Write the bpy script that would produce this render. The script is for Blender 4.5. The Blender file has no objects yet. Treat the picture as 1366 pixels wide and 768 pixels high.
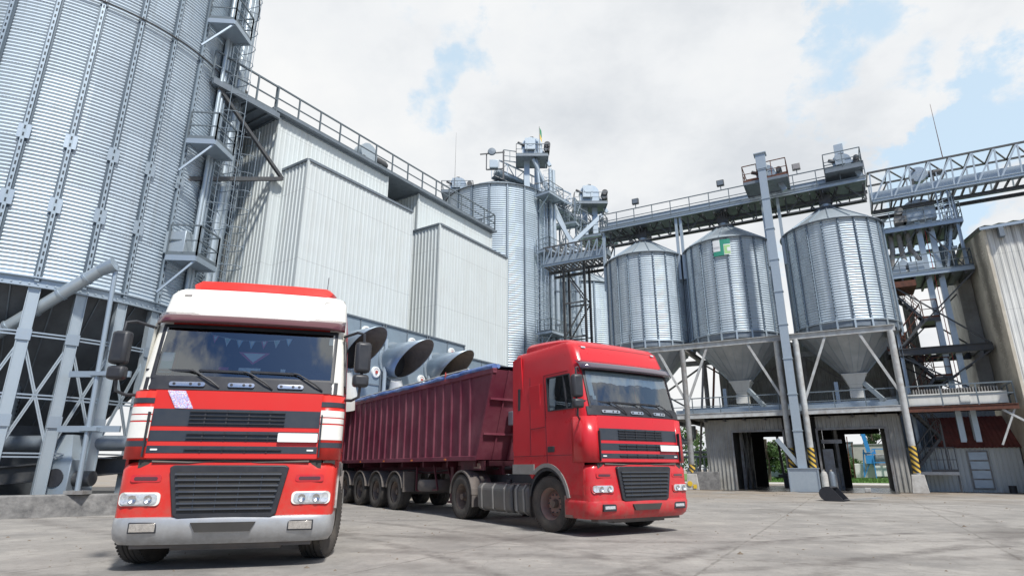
import bpy, math, random
from math import sin, cos, pi, radians as rad
from mathutils import Vector, Matrix
random.seed(7)
S = bpy.context.scene
COL = S.collection

# ------------------------------------------------------------------ camera
cam = bpy.data.cameras.new('camera'); co = bpy.data.objects.new('camera', cam); COL.objects.link(co)
cam.sensor_width = 36; cam.lens = 36*790/1366; cam.clip_end = 3000; cam.clip_start = 0.05
co.location = (0, 0, 1.15); co.rotation_euler = (rad(90)+math.atan(241/790), 0, 0)
S.camera = co
# ------------------------------------------------------------------ light
SUN_AZ, SUN_EL = 153.0, 52.0        # degrees clockwise from the viewing direction (+Y)
S.view_settings.view_transform = 'Standard'; S.view_settings.look = 'None'
S.view_settings.exposure = 0.46; S.view_settings.gamma = 1
S.view_settings.use_curve_mapping = False
sl = bpy.data.lights.new('sun', 'SUN'); sl.energy = 3.6; sl.angle = rad(5); sl.color = (1, .965, .91)
so = bpy.data.objects.new('sun', sl); COL.objects.link(so)
sd = Vector((sin(rad(SUN_AZ))*cos(rad(SUN_EL)), cos(rad(SUN_AZ))*cos(rad(SUN_EL)), sin(rad(SUN_EL))))
so.rotation_euler = sd.to_track_quat('Z', 'Y').to_euler()
W = bpy.data.worlds.new('World'); S.world = W; W.use_nodes = True
GAPS = ((44.5, 21.0, 10, .42), (38.0, 21.5, 6, .26), (34.2, 32.6, 7, .26), (29.5, 33.0, 4, .12), (-6.7, 35.0, 4.5, .16), (-9.5, 30.0, 5, .15))
def build_world():
    nt = W.node_tree; N = nt.nodes; L = nt.links; N.clear()
    def n(t, **k):
        x = N.new(t)
        for a, b in k.items(): setattr(x, a, b)
        return x
    out = n('ShaderNodeOutputWorld'); bg = n('ShaderNodeBackground'); bg.inputs['Strength'].default_value = 0.1
    L.new(bg.outputs[0], out.inputs[0])
    sky = n('ShaderNodeTexSky', sky_type='NISHITA', sun_disc=False, sun_elevation=rad(SUN_EL), sun_rotation=rad(SUN_AZ),
            air_density=1.0, dust_density=.6, ozone_density=1.5)
    tc = n('ShaderNodeTexCoord')
    sep = n('ShaderNodeSeparateXYZ'); L.new(tc.outputs['Generated'], sep.inputs[0])
    def m(op, a, b=None, c=None):
        x = n('ShaderNodeMath', operation=op)
        for i, v in enumerate((a, b, c)):
            if v is None: continue
            if isinstance(v, (int, float)): x.inputs[i].default_value = v
            else: L.new(v, x.inputs[i])
        return x.outputs[0]
    zz = m('ADD', m('ABSOLUTE', sep.outputs[2]), 0.28)
    cx = m('DIVIDE', sep.outputs[0], zz); cy = m('DIVIDE', sep.outputs[1], zz)
    cb = n('ShaderNodeCombineXYZ'); L.new(cx, cb.inputs[0]); L.new(cy, cb.inputs[1])
    def noise(scale, det, off, rough=.55, dist=0):
        mp = n('ShaderNodeMapping'); L.new(cb.outputs[0], mp.inputs[0]); mp.inputs['Location'].default_value = off
        t = n('ShaderNodeTexNoise'); t.inputs['Scale'].default_value = scale; t.inputs['Detail'].default_value = det
        t.inputs['Roughness'].default_value = rough; t.inputs['Distortion'].default_value = dist
        L.new(mp.outputs[0], t.inputs[0]); return t.outputs['Fac']
    n1 = noise(1.5, 9, (3.1, 7.2, 0), .58, .25)
    n2 = noise(4.5, 6, (1.1, 2.2, 0), .6)
    wn = n('ShaderNodeTexNoise'); wn.inputs['Scale'].default_value = 5; wn.inputs['Detail'].default_value = 7; wn.inputs['Roughness'].default_value = .62; L.new(tc.outputs['Generated'], wn.inputs[0])
    w1 = n('ShaderNodeVectorMath', operation='MULTIPLY_ADD'); L.new(wn.outputs['Color'], w1.inputs[0]); w1.inputs[1].default_value = (.36, .36, .36); w1.inputs[2].default_value = (-.18, -.18, -.18)
    w2 = n('ShaderNodeVectorMath', operation='ADD'); L.new(w1.outputs[0], w2.inputs[0]); L.new(tc.outputs['Generated'], w2.inputs[1])
    w3 = n('ShaderNodeVectorMath', operation='NORMALIZE'); L.new(w2.outputs[0], w3.inputs[0]); WD = w3.outputs[0]
    # blue gaps between the clouds: (azimuth from +Y, elevation, half width) in degrees
    def gap(az, el, width, amt):
        d = Vector((sin(rad(az))*cos(rad(el)), cos(rad(az))*cos(rad(el)), sin(rad(el))))
        vm = n('ShaderNodeVectorMath', operation='DOT_PRODUCT'); L.new(WD, vm.inputs[0]); vm.inputs[1].default_value = d
        mr = n('ShaderNodeMapRange', interpolation_type='SMOOTHSTEP'); L.new(vm.outputs['Value'], mr.inputs[0])
        mr.inputs['From Min'].default_value = cos(rad(width)); mr.inputs['From Max'].default_value = 1
        mr.inputs['To Min'].default_value = 0; mr.inputs['To Max'].default_value = amt
        return mr.outputs[0]
    cov = m('ADD', m('MULTIPLY_ADD', m('SUBTRACT', n1, .5), 1.5, .5), m('MULTIPLY', m('SUBTRACT', n2, .5), .9))
    cov = m('ADD', cov, .19)
    # more open sky behind the photographer
    back = n('ShaderNodeMapRange'); L.new(sep.outputs[1], back.inputs[0]); back.inputs['From Min'].default_value = .3; back.inputs['From Max'].default_value = -.5
    back.inputs['To Min'].default_value = 0; back.inputs['To Max'].default_value = .34
    cov = m('SUBTRACT', cov, back.outputs[0])
    for g in GAPS: cov = m('SUBTRACT', cov, gap(*g))
    ramp = n('ShaderNodeMapRange', interpolation_type='SMOOTHSTEP'); L.new(cov, ramp.inputs[0])
    ramp.inputs['From Min'].default_value = .36; ramp.inputs['From Max'].default_value = .56
    # cloud brightness: bright white heaps with soft grey bases
    n3 = noise(1.1, 5, (8.3, 1.2, 0), .5, .2); n4 = noise(3.2, 8, (5.5, 4.2, 0), .6)
    br = m('ADD', m('MULTIPLY', n3, .55), m('MULTIPLY', n4, .45))
    cr = n('ShaderNodeValToRGB'); L.new(br, cr.inputs[0])
    e = cr.color_ramp.elements; e[0].position = .36; e[0].color = (.52, .545, .575, 1); e[1].position = .58; e[1].color = (.70, .705, .705, 1)
    e2 = cr.color_ramp.elements.new(.47); e2.color = (.64, .655, .67, 1)
    cl = n('ShaderNodeVectorMath', operation='SCALE'); L.new(cr.outputs[0], cl.inputs[0]); cl.inputs['Scale'].default_value = 9.9
    pale = n('ShaderNodeMix', data_type='RGBA'); pale.inputs[0].default_value = .40
    L.new(sky.outputs[0], pale.inputs[6]); pale.inputs[7].default_value = (6.5, 8.0, 9.0, 1)
    fr = m('MULTIPLY', back.outputs[0], -1.8); L.new(m('ADD', fr, .62), pale.inputs[0])
    dk = n('ShaderNodeMix', data_type='RGBA', blend_type='MULTIPLY'); L.new(m('MULTIPLY', back.outputs[0], 2.9), dk.inputs[0]); L.new(pale.outputs[2], dk.inputs[6]); dk.inputs[7].default_value = (.35, .50, .72, 1)
    pale = dk
    mx = n('ShaderNodeMix', data_type='RGBA'); L.new(ramp.outputs[0], mx.inputs[0]); L.new(pale.outputs[2], mx.inputs[6]); L.new(cl.outputs[0], mx.inputs[7])
    L.new(mx.outputs[2], bg.inputs[0])
build_world()
S.cycles.max_bounces = 6; S.cycles.transparent_max_bounces = 12

# ------------------------------------------------------------------ materials
def mat(name, color, rough=.6, metal=0., noise=None, bump=None, spec=.5, coat=0., fn=None):
    """noise=(scale, amount, color2): mottling between two base colours; bump=(scale, strength)"""
    m = bpy.data.materials.new(name); m.use_nodes = True; nt = m.node_tree; N = nt.nodes; L = nt.links
    p = N['Principled BSDF']; p.inputs['Base Color'].default_value = (*color, 1); p.inputs['Roughness'].default_value = rough
    p.inputs['Metallic'].default_value = metal; p.inputs['Specular IOR Level'].default_value = spec; p.inputs['Coat Weight'].default_value = coat
    p.inputs['Coat Roughness'].default_value = .08
    tc = N.new('ShaderNodeTexCoord')
    if noise:
        t = N.new('ShaderNodeTexNoise'); t.inputs['Scale'].default_value = noise[0]; t.inputs['Detail'].default_value = 7; t.inputs['Roughness'].default_value = .65
        L.new(tc.outputs['Object'], t.inputs[0])
        r = N.new('ShaderNodeMapRange'); L.new(t.outputs['Fac'], r.inputs[0]); r.inputs['From Min'].default_value = .35; r.inputs['From Max'].default_value = .7
        r.inputs['To Max'].default_value = noise[1]
        x = N.new('ShaderNodeMix'); x.data_type = 'RGBA'; L.new(r.outputs[0], x.inputs[0]); x.inputs[6].default_value = (*color, 1); x.inputs[7].default_value = (*noise[2], 1)
        L.new(x.outputs[2], p.inputs['Base Color'])
        r2 = N.new('ShaderNodeMapRange'); L.new(t.outputs['Fac'], r2.inputs[0]); r2.inputs['To Min'].default_value = max(0.02, rough-.12); r2.inputs['To Max'].default_value = min(1, rough+.14)
        L.new(r2.outputs[0], p.inputs['Roughness'])
    if bump:
        b = N.new('ShaderNodeTexNoise'); b.inputs['Scale'].default_value = bump[0]; b.inputs['Detail'].default_value = 5
        L.new(tc.outputs['Object'], b.inputs[0]); bb = N.new('ShaderNodeBump'); bb.inputs['Strength'].default_value = bump[1]; bb.inputs['Distance'].default_value = .02
        L.new(b.outputs['Fac'], bb.inputs['Height']); L.new(bb.outputs[0], p.inputs['Normal'])
    if fn: fn(nt, N, L, p, tc)
    return m
def mth(N, L, op, a, b=None, c=None):
    x = N.new('ShaderNodeMath'); x.operation = op
    for i, v in enumerate((a, b, c)):
        if v is None: continue
        if isinstance(v, (int, float)): x.inputs[i].default_value = v
        else: L.new(v, x.inputs[i])
    return x.outputs[0]
def basecol(p):
    return p.inputs['Base Color'].links[0].from_socket if p.inputs['Base Color'].links else None
def overlay(N, L, p, fac, color):
    x = N.new('ShaderNodeMix'); x.data_type = 'RGBA'; L.new(fac, x.inputs[0])
    s = basecol(p)
    if s: L.new(s, x.inputs[6])
    else: x.inputs[6].default_value = p.inputs['Base Color'].default_value
    x.inputs[7].default_value = (*color, 1); L.new(x.outputs[2], p.inputs['Base Color'])
def film(top, amt, col):
    def fn(nt, N, L, p, tc):
        s = N.new('ShaderNodeSeparateXYZ'); L.new(tc.outputs['Object'], s.inputs[0])
        t = N.new('ShaderNodeTexNoise'); t.inputs['Scale'].default_value = 7; t.inputs['Detail'].default_value = 8; t.inputs['Roughness'].default_value = .7; L.new(tc.outputs['Object'], t.inputs[0])
        r = N.new('ShaderNodeMapRange'); L.new(s.outputs[2], r.inputs[0]); r.inputs['From Min'].default_value = top; r.inputs['From Max'].default_value = .25; r.inputs['To Max'].default_value = 1
        q = N.new('ShaderNodeMapRange'); L.new(t.outputs[0], q.inputs[0]); q.inputs['From Min'].default_value = .38; q.inputs['From Max'].default_value = .68; q.inputs['To Max'].default_value = amt
        overlay(N, L, p, mth(N, L, 'MULTIPLY', r.outputs[0], q.outputs[0]), col)
        # stone chips
        v = N.new('ShaderNodeTexVoronoi'); v.inputs['Scale'].default_value = 22; L.new(tc.outputs['Object'], v.inputs[0])
        c = mth(N, L, 'MULTIPLY', mth(N, L, 'LESS_THAN', v.outputs['Distance'], .035), mth(N, L, 'GREATER_THAN', t.outputs[0], .5)); overlay(N, L, p, mth(N, L, 'MULTIPLY', c, .7), (.12, .09, .08))
    return fn
def silo_fn(seam, npan, tint=.26):
    def fn(nt, N, L, p, tc):
        s = N.new('ShaderNodeSeparateXYZ'); L.new(tc.outputs['Object'], s.inputs[0])
        ang = mth(N, L, 'ARCTAN2', s.outputs[1], s.outputs[0])
        pa = mth(N, L, 'FLOOR', mth(N, L, 'MULTIPLY', ang, npan/(2*pi)))
        zr = mth(N, L, 'DIVIDE', s.outputs[2], seam); pz = mth(N, L, 'FLOOR', zr)
        c = N.new('ShaderNodeCombineXYZ'); L.new(pa, c.inputs[0]); L.new(pz, c.inputs[1])
        w = N.new('ShaderNodeTexWhiteNoise'); w.noise_dimensions = '2D'; L.new(c.outputs[0], w.inputs[0])
        overlay(N, L, p, mth(N, L, 'MULTIPLY', w.outputs[0], tint*2), (.36, .43, .49))
        fr = mth(N, L, 'FRACT', zr); line = mth(N, L, 'LESS_THAN', fr, .022)
        # bolt dots along the seam
        bolt = mth(N, L, 'GREATER_THAN', mth(N, L, 'SINE', mth(N, L, 'MULTIPLY', ang, npan*14)), .1)
        overlay(N, L, p, mth(N, L, 'MULTIPLY', line, mth(N, L, 'MULTIPLY_ADD', bolt, .5, .15)), (.12, .14, .16))
        # vertical dirt runs
        mp = N.new('ShaderNodeMapping'); mp.inputs['Scale'].default_value = (5, 5, .25); L.new(tc.outputs['Object'], mp.inputs[0])
        t = N.new('ShaderNodeTexNoise'); t.inputs['Scale'].default_value = 1.6; t.inputs['Detail'].default_value = 6; L.new(mp.outputs[0], t.inputs[0])
        r = N.new('ShaderNodeMapRange'); L.new(t.outputs['Fac'], r.inputs[0]); r.inputs['From Min'].default_value = .5; r.inputs['From Max'].default_value = .8; r.inputs['To Max'].default_value = .35
        overlay(N, L, p, r.outputs[0], (.34, .36, .36))
    return fn
GV2 = (.45, .50, .55)
M = {}
M['silo'] = mat('galvanised_corrugated', (.58, .67, .74), .5, .38, noise=(1.4, .4, (.52, .61, .69)), fn=silo_fn(1.14, 30))
M['silo_b'] = mat('galvanised_corrugated_small', (.58, .66, .72), .52, .38, noise=(1.6, .4, (.52, .61, .68)), fn=silo_fn(1.1, 20))
def rib_fn(nt, N, L, p, tc):
    s = N.new('ShaderNodeSeparateXYZ'); L.new(tc.outputs['Object'], s.inputs[0])
    v = mth(N, L, 'FRACT', mth(N, L, 'MULTIPLY', s.outputs[2], 4.4)); y = mth(N, L, 'ABSOLUTE', s.outputs[1])
    slot = mth(N, L, 'MULTIPLY', mth(N, L, 'LESS_THAN', v, .55), mth(N, L, 'LESS_THAN', y, .022)); overlay(N, L, p, slot, (.04, .05, .06))
    overlay(N, L, p, mth(N, L, 'GREATER_THAN', y, .05), (.10, .13, .16))
M['rib'] = mat('stiffener_steel', (.33, .40, .46), .5, .35, noise=(4, .5, (.22, .28, .33)), fn=rib_fn)
M['galv'] = mat('galvanised_steel', (.38, .45, .51), .42, .6, noise=(5, .6, (.33, .38, .43)))
M['galv_light'] = mat('galvanised_light', (.44, .50, .54), .4, .5, noise=(6, .5, (.34, .41, .46)))
M['galv_dark'] = mat('galvanised_dark', (.20, .235, .27), .5, .4, noise=(4, .6, (.12, .14, .16)))
M['steel_dark'] = mat('dark_painted_steel', (.06, .067, .075), .5, .1, noise=(5, .6, (.12, .11, .10)))
M['steel_mid'] = mat('weathered_grey_steel', (.30, .31, .31), .6, .2, noise=(3, .8, (.16, .13, .11)))
M['steel_pale'] = mat('pale_painted_steel', (.50, .52, .52), .6, .1, noise=(2.5, .7, (.25, .22, .19)))
M['rail'] = mat('rail_grey', (.14, .17, .19), .5, .3)
M['rust'] = mat('rusty_iron', (.14, .05, .03), .85, 0, noise=(6, .8, (.05, .03, .025)))
M['redpaint'] = mat('red_rail_paint', (.42, .06, .05), .6)
def clad_fn(nt, N, L, p, tc):
    s = N.new('ShaderNodeSeparateXYZ'); L.new(tc.outputs['Object'], s.inputs[0])
    mp = N.new('ShaderNodeMapping'); mp.inputs['Scale'].default_value = (3, 3, .12); L.new(tc.outputs['Object'], mp.inputs[0])
    t = N.new('ShaderNodeTexNoise'); t.inputs['Scale'].default_value = 2; t.inputs['Detail'].default_value = 6; L.new(mp.outputs[0], t.inputs[0])
    r = N.new('ShaderNodeMapRange'); L.new(t.outputs['Fac'], r.inputs[0]); r.inputs['From Min'].default_value = .45; r.inputs['From Max'].default_value = .85; r.inputs['To Max'].default_value = .4
    overlay(N, L, p, r.outputs[0], (.42, .42, .38))
    lap = mth(N, L, 'LESS_THAN', mth(N, L, 'FRACT', mth(N, L, 'DIVIDE', s.outputs[2], 2.9)), .008); overlay(N, L, p, mth(N, L, 'MULTIPLY', lap, .45), (.25, .26, .26))
    v = N.new('ShaderNodeTexNoise'); v.inputs['Scale'].default_value = 1.1; v.inputs['Detail'].default_value = 4; L.new(tc.outputs['Object'], v.inputs[0])
    q = mth(N, L, 'MULTIPLY', mth(N, L, 'SUBTRACT', v.outputs[0], .45), .9); overlay(N, L, p, mth(N, L, 'MAXIMUM', q, 0), (.47, .49, .48))
M['clad'] = mat('white_grey_cladding', (.56, .605, .605), .5, .05, noise=(.7, .3, (.58, .62, .62)), fn=clad_fn)
M['clad_old'] = mat('weathered_cladding', (.36, .355, .33), .65, .05, noise=(1.2, .8, (.19, .18, .155)), fn=clad_fn)
def eave_fn(nt, N, L, p, tc):
    clad_fn(nt, N, L, p, tc)
    s = N.new('ShaderNodeSeparateXYZ'); L.new(tc.outputs['Object'], s.inputs[0])
    mp = N.new('ShaderNodeMapping'); mp.inputs['Scale'].default_value = (7, 7, .18); L.new(tc.outputs['Object'], mp.inputs[0])
    t = N.new('ShaderNodeTexNoise'); t.inputs['Scale'].default_value = 1.5; t.inputs['Detail'].default_value = 7; L.new(mp.outputs[0], t.inputs[0])
    z = N.new('ShaderNodeMapRange'); L.new(s.outputs[2], z.inputs[0]); z.inputs['From Min'].default_value = 8.5; z.inputs['From Max'].default_value = 13; z.inputs['To Max'].default_value = 1
    q = N.new('ShaderNodeMapRange'); L.new(t.outputs[0], q.inputs[0]); q.inputs['From Min'].default_value = .42; q.inputs['From Max'].default_value = .62; q.inputs['To Max'].default_value = .85
    overlay(N, L, p, mth(N, L, 'MULTIPLY', mth(N, L, 'POWER', z.outputs[0], 1.6), q.outputs[0]), (.13, .12, .10))
M['clad_white'] = mat('old_white_cladding', (.72, .72, .68), .55, 0, noise=(.8, .4, (.58, .57, .52)), fn=eave_fn)
def mould_fn(nt, N, L, p, tc):
    s = N.new('ShaderNodeSeparateXYZ'); L.new(tc.outputs['Object'], s.inputs[0])
    t = N.new('ShaderNodeTexNoise'); t.inputs['Scale'].default_value = 9; t.inputs['Detail'].default_value = 9; t.inputs['Roughness'].default_value = .8; L.new(tc.outputs['Object'], t.inputs[0])
    t2 = N.new('ShaderNodeTexNoise'); t2.inputs['Scale'].default_value = .7; t2.inputs['Detail'].default_value = 3; L.new(tc.outputs['Object'], t2.inputs[0])
    # a band of black mould running down the wall
    d = mth(N, L, 'ABSOLUTE', mth(N, L, 'ADD', mth(N, L, 'SUBTRACT', s.outputs[1], 1.7), mth(N, L, 'MULTIPLY', mth(N, L, 'SUBTRACT', t2.outputs[0], .5), 1.6)))
    band = N.new('ShaderNodeMapRange'); L.new(d, band.inputs[0]); band.inputs['From Min'].default_value = 1.5; band.inputs['From Max'].default_value = .2
    zf = N.new('ShaderNodeMapRange'); L.new(s.outputs[2], zf.inputs[0]); zf.inputs['From Min'].default_value = 3; zf.inputs['From Max'].default_value = 9
    k = mth(N, L, 'MULTIPLY', band.outputs[0], zf.outputs[0])
    v = mth(N, L, 'GREATER_THAN', mth(N, L, 'ADD', t.outputs[0], mth(N, L, 'MULTIPLY', k, .24)), .61)
    overlay(N, L, p, mth(N, L, 'MULTIPLY', v, mth(N, L, 'MULTIPLY', k, .8)), (.09, .08, .065))
M['render_mould'] = mat('beige_wall_with_mould', (.62, .57, .47), .85, 0, noise=(1.5, .6, (.36, .32, .25)), fn=mould_fn)
M['concrete'] = mat('concrete', (.25, .245, .235), .85, 0, noise=(3.5, 1, (.09, .09, .09)), bump=(14, .5))
M['concrete_dark'] = mat('dark_concrete', (.10, .098, .092), .9, 0, noise=(2.2, .9, (.05, .05, .05)), bump=(14, .4))  # darker concrete tone for the plinth below the silo
M['concrete_pale'] = mat('pale_concrete', (.52, .51, .48), .85, 0, noise=(3, .8, (.28, .26, .23)), bump=(14, .4))
M['duct_blue'] = mat('blue_grey_sheet', (.27, .34, .40), .45, .35, noise=(1.8, .5, (.20, .25, .30)))
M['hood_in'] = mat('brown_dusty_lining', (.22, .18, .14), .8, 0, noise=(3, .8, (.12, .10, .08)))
M['hood'] = mat('blue_grey_hood', (.36, .43, .49), .38, .5, noise=(1.5, .6, (.26, .32, .38)))
M['hopper'] = mat('dull_zinc_hopper', (.46, .49, .51), .45, .5, noise=(1.5, .7, (.30, .33, .35)))
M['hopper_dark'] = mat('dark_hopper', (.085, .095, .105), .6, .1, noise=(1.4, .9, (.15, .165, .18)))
M['black_int'] = mat('shaded_opening_black', (.035, .034, .032), .9, 0, noise=(2, .6, (.07, .065, .06)))  # shade inside openings, gaps and gates, put into a near-black colour
M['red_roof'] = mat('red_roof_sheet', (.22, .045, .035), .7, 0, noise=(2.5, .7, (.10, .04, .035)))
M['redA'] = mat('red_truck_paint', (.60, .030, .022), .30, 0, noise=(2.5, .18, (.45, .05, .04)), coat=.25, spec=.3, fn=film(1.3, .55, (.26, .16, .12)))
M['redB'] = mat('red_truck_paint_worn', (.56, .020, .030), .30, 0, noise=(2.2, .22, (.40, .03, .035)), coat=.25, spec=.3, fn=film(1.6, .6, (.27, .14, .11)))
M['maroon'] = mat('dark_red_visor', (.09, .022, .030), .18, 0, coat=.8)
M['smoke'] = mat('smoked_visor', (.07, .05, .075), .1, 0, coat=1)
M['white'] = mat('white_truck_paint', (.78, .77, .72), .3, 0, noise=(3, .3, (.62, .60, .54)), coat=.5)
M['plastic'] = mat('black_plastic', (.022, .024, .030), .45, 0, noise=(9, .5, (.045, .045, .05)))
M['plastic_band'] = mat('dark_slate_band', (.028, .035, .048), .4, 0, noise=(6, .4, (.05, .055, .06)))
M['silver'] = mat('silver_bumper', (.47, .48, .49), .38, .5, noise=(9, .5, (.33, .32, .31)), bump=(5, .2), fn=film(.5, .6, (.16, .14, .12)))
M['chrome'] = mat('bright_metal', (.7, .7, .7), .25, 1)
M['lamp'] = mat('lamp_glass', (.72, .74, .76), .08, .35, noise=(30, .7, (.25, .27, .30)), coat=1)
M['lamp_dim'] = mat('fog_lamp_glass', (.45, .42, .38), .15, .2, noise=(40, .7, (.2, .18, .16)), coat=1)
M['orange'] = mat('amber_lens', (.6, .16, .03), .2, coat=1)
M['grey_trim'] = mat('grey_arch_trim', (.26, .26, .25), .5, 0, noise=(5, .5, (.18, .16, .14)))
M['rubber'] = mat('dusty_tyre', (.040, .038, .036), .8, 0, noise=(5, .8, (.105, .09, .075)), bump=(50, .3))
M['rim'] = mat('dirty_rim', (.13, .10, .085), .7, .2, noise=(8, .8, (.24, .19, .15)))
M['rim_red'] = mat('rusty_wheel_disc', (.30, .17, .14), .7, .1, noise=(9, 1, (.26, .21, .18)))
M['tank'] = mat('dusty_fuel_tank', (.12, .125, .13), .45, .4, noise=(3, .7, (.20, .18, .16)))
M['fender'] = mat('dusty_mudguard', (.10, .092, .086), .7, 0, noise=(4, .8, (.17, .14, .12)))
M['purple'] = mat('burgundy_body_paint', (.125, .016, .036), .6, 0, noise=(1.1, 1, (.20, .065, .085)), bump=(2.2, .3), spec=.35)
M['purple_d'] = mat('burgundy_chassis_paint', (.11, .013, .028), .55, 0, noise=(3, .7, (.06, .03, .03)))
M['tarp'] = mat('blue_tarpaulin', (.04, .11, .36), .5, 0, noise=(2.5, .8, (.25, .33, .50)), bump=(6, 1))
M['curtain'] = mat('white_lace', (.86, .83, .80), .9)
M['paper'] = mat('white_paper', (.75, .78, .76), .7)
M['mint'] = mat('pale_green_paper', (.45, .66, .58), .7)
M['pink'] = mat('pink_cloth', (.62, .12, .22), .8)
M['lightblue'] = mat('light_blue_cloth', (.36, .58, .70), .8)
M['interior'] = mat('cab_interior', (.025, .03, .04), .8)
M['plate'] = mat('blank_plate', (.74, .76, .74), .4)
M['green'] = mat('green_sign', (.035, .26, .18), .5)
M['lime'] = mat('light_green_sign', (.36, .60, .26), .5)
M['signwhite'] = mat('white_sign', (.72, .74, .74), .5)
M['signgrey'] = mat('grey_lettering', (.45, .45, .47), .6)
M['yellow'] = mat('yellow_paint', (.70, .48, .04), .6)
M['blue'] = mat('blue_machine_paint', (.03, .22, .52), .5, 0, noise=(3, .5, (.06, .30, .58)))
M['bark'] = mat('bark', (.10, .08, .06), .9, 0, noise=(6, .8, (.05, .04, .03)))
M['flaggreen'] = mat('flag_green', (.03, .22, .10), .7); M['flagyel'] = mat('flag_yellow', (.62, .45, .06), .7)
M['glassbox'] = mat('pale_wall', (.42, .40, .36), .7, noise=(1, .6, (.32, .30, .27)))
M['bluegrey_wall'] = mat('blue_grey_wall', (.30, .36, .42), .6)
M['dirt'] = mat('dry_clods', (.15, .12, .09), .95)
def stripe_fn(nt, N, L, p, tc):
    s = N.new('ShaderNodeSeparateXYZ'); L.new(tc.outputs['Object'], s.inputs[0])
    v = mth(N, L, 'FRACT', mth(N, L, 'MULTIPLY', mth(N, L, 'ADD', s.outputs[2], mth(N, L, 'MULTIPLY', s.outputs[0], .9)), 3.6))
    overlay(N, L, p, mth(N, L, 'GREATER_THAN', v, .5), (.03, .03, .03))
M['hazard'] = mat('yellow_black_stripes', (.62, .40, .06), .6, fn=stripe_fn)
def glass_mat():
    m = bpy.data.materials.new('vehicle_glass'); m.use_nodes = True; N = m.node_tree.nodes; L = m.node_tree.links; N.clear()
    o = N.new('ShaderNodeOutputMaterial'); mx = N.new('ShaderNodeMixShader'); t = N.new('ShaderNodeBsdfTransparent'); t.inputs[0].default_value = (.74, .84, .88, 1)
    g = N.new('ShaderNodeBsdfGlossy'); g.inputs['Roughness'].default_value = .015; g.inputs[0].default_value = (.93, .97, 1, 1)
    f = N.new('ShaderNodeFresnel'); f.inputs[0].default_value = 1.65
    a = mth(N, L, 'MULTIPLY_ADD', f.outputs[0], 1.4, .12)
    tc = N.new('ShaderNodeTexCoord'); b = N.new('ShaderNodeTexNoise'); b.inputs['Scale'].default_value = .8; L.new(tc.outputs['Object'], b.inputs[0])
    bp = N.new('ShaderNodeBump'); bp.inputs['Strength'].default_value = .05; bp.inputs['Distance'].default_value = .1; L.new(b.outputs[0], bp.inputs['Height']); L.new(bp.outputs[0], g.inputs['Normal'])
    L.new(a, mx.inputs[0]); L.new(t.outputs[0], mx.inputs[1]); L.new(g.outputs[0], mx.inputs[2]); L.new(mx.outputs[0], o.inputs[0]); return m
M['glass'] = glass_mat()
def lace_mat():
    def fn(nt, N, L, p, tc):
        v = N.new('ShaderNodeTexVoronoi'); v.inputs['Scale'].default_value = 70; L.new(tc.outputs['Object'], v.inputs[0])
        overlay(N, L, p, mth(N, L, 'GREATER_THAN', v.outputs['Distance'], .5), (.34, .34, .62))
        v2 = N.new('ShaderNodeTexVoronoi'); v2.inputs['Scale'].default_value = 45; L.new(tc.outputs['Object'], v2.inputs[0])
        overlay(N, L, p, mth(N, L, 'LESS_THAN', v2.outputs['Distance'], .28), (.60, .16, .26))
    return mat('embroidered_ribbon', (.70, .64, .66), .8, fn=fn)
M['ribbon'] = lace_mat()
def leafm(name, c1, c2):
    m = mat(name, c1, .6, 0, noise=(1.2, 1, c2)); return m
M['leaf'] = leafm('green_leaves', (.07, .14, .03), (.035, .08, .02)); M['leaf2'] = leafm('dark_leaves', (.04, .085, .025), (.07, .12, .03))
def grass_fn(nt, N, L, p, tc): pass
M['grass'] = mat('grass', (.10, .20, .035), .8, 0, noise=(1.5, 1, (.05, .12, .025)), bump=(20, 1))
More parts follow.
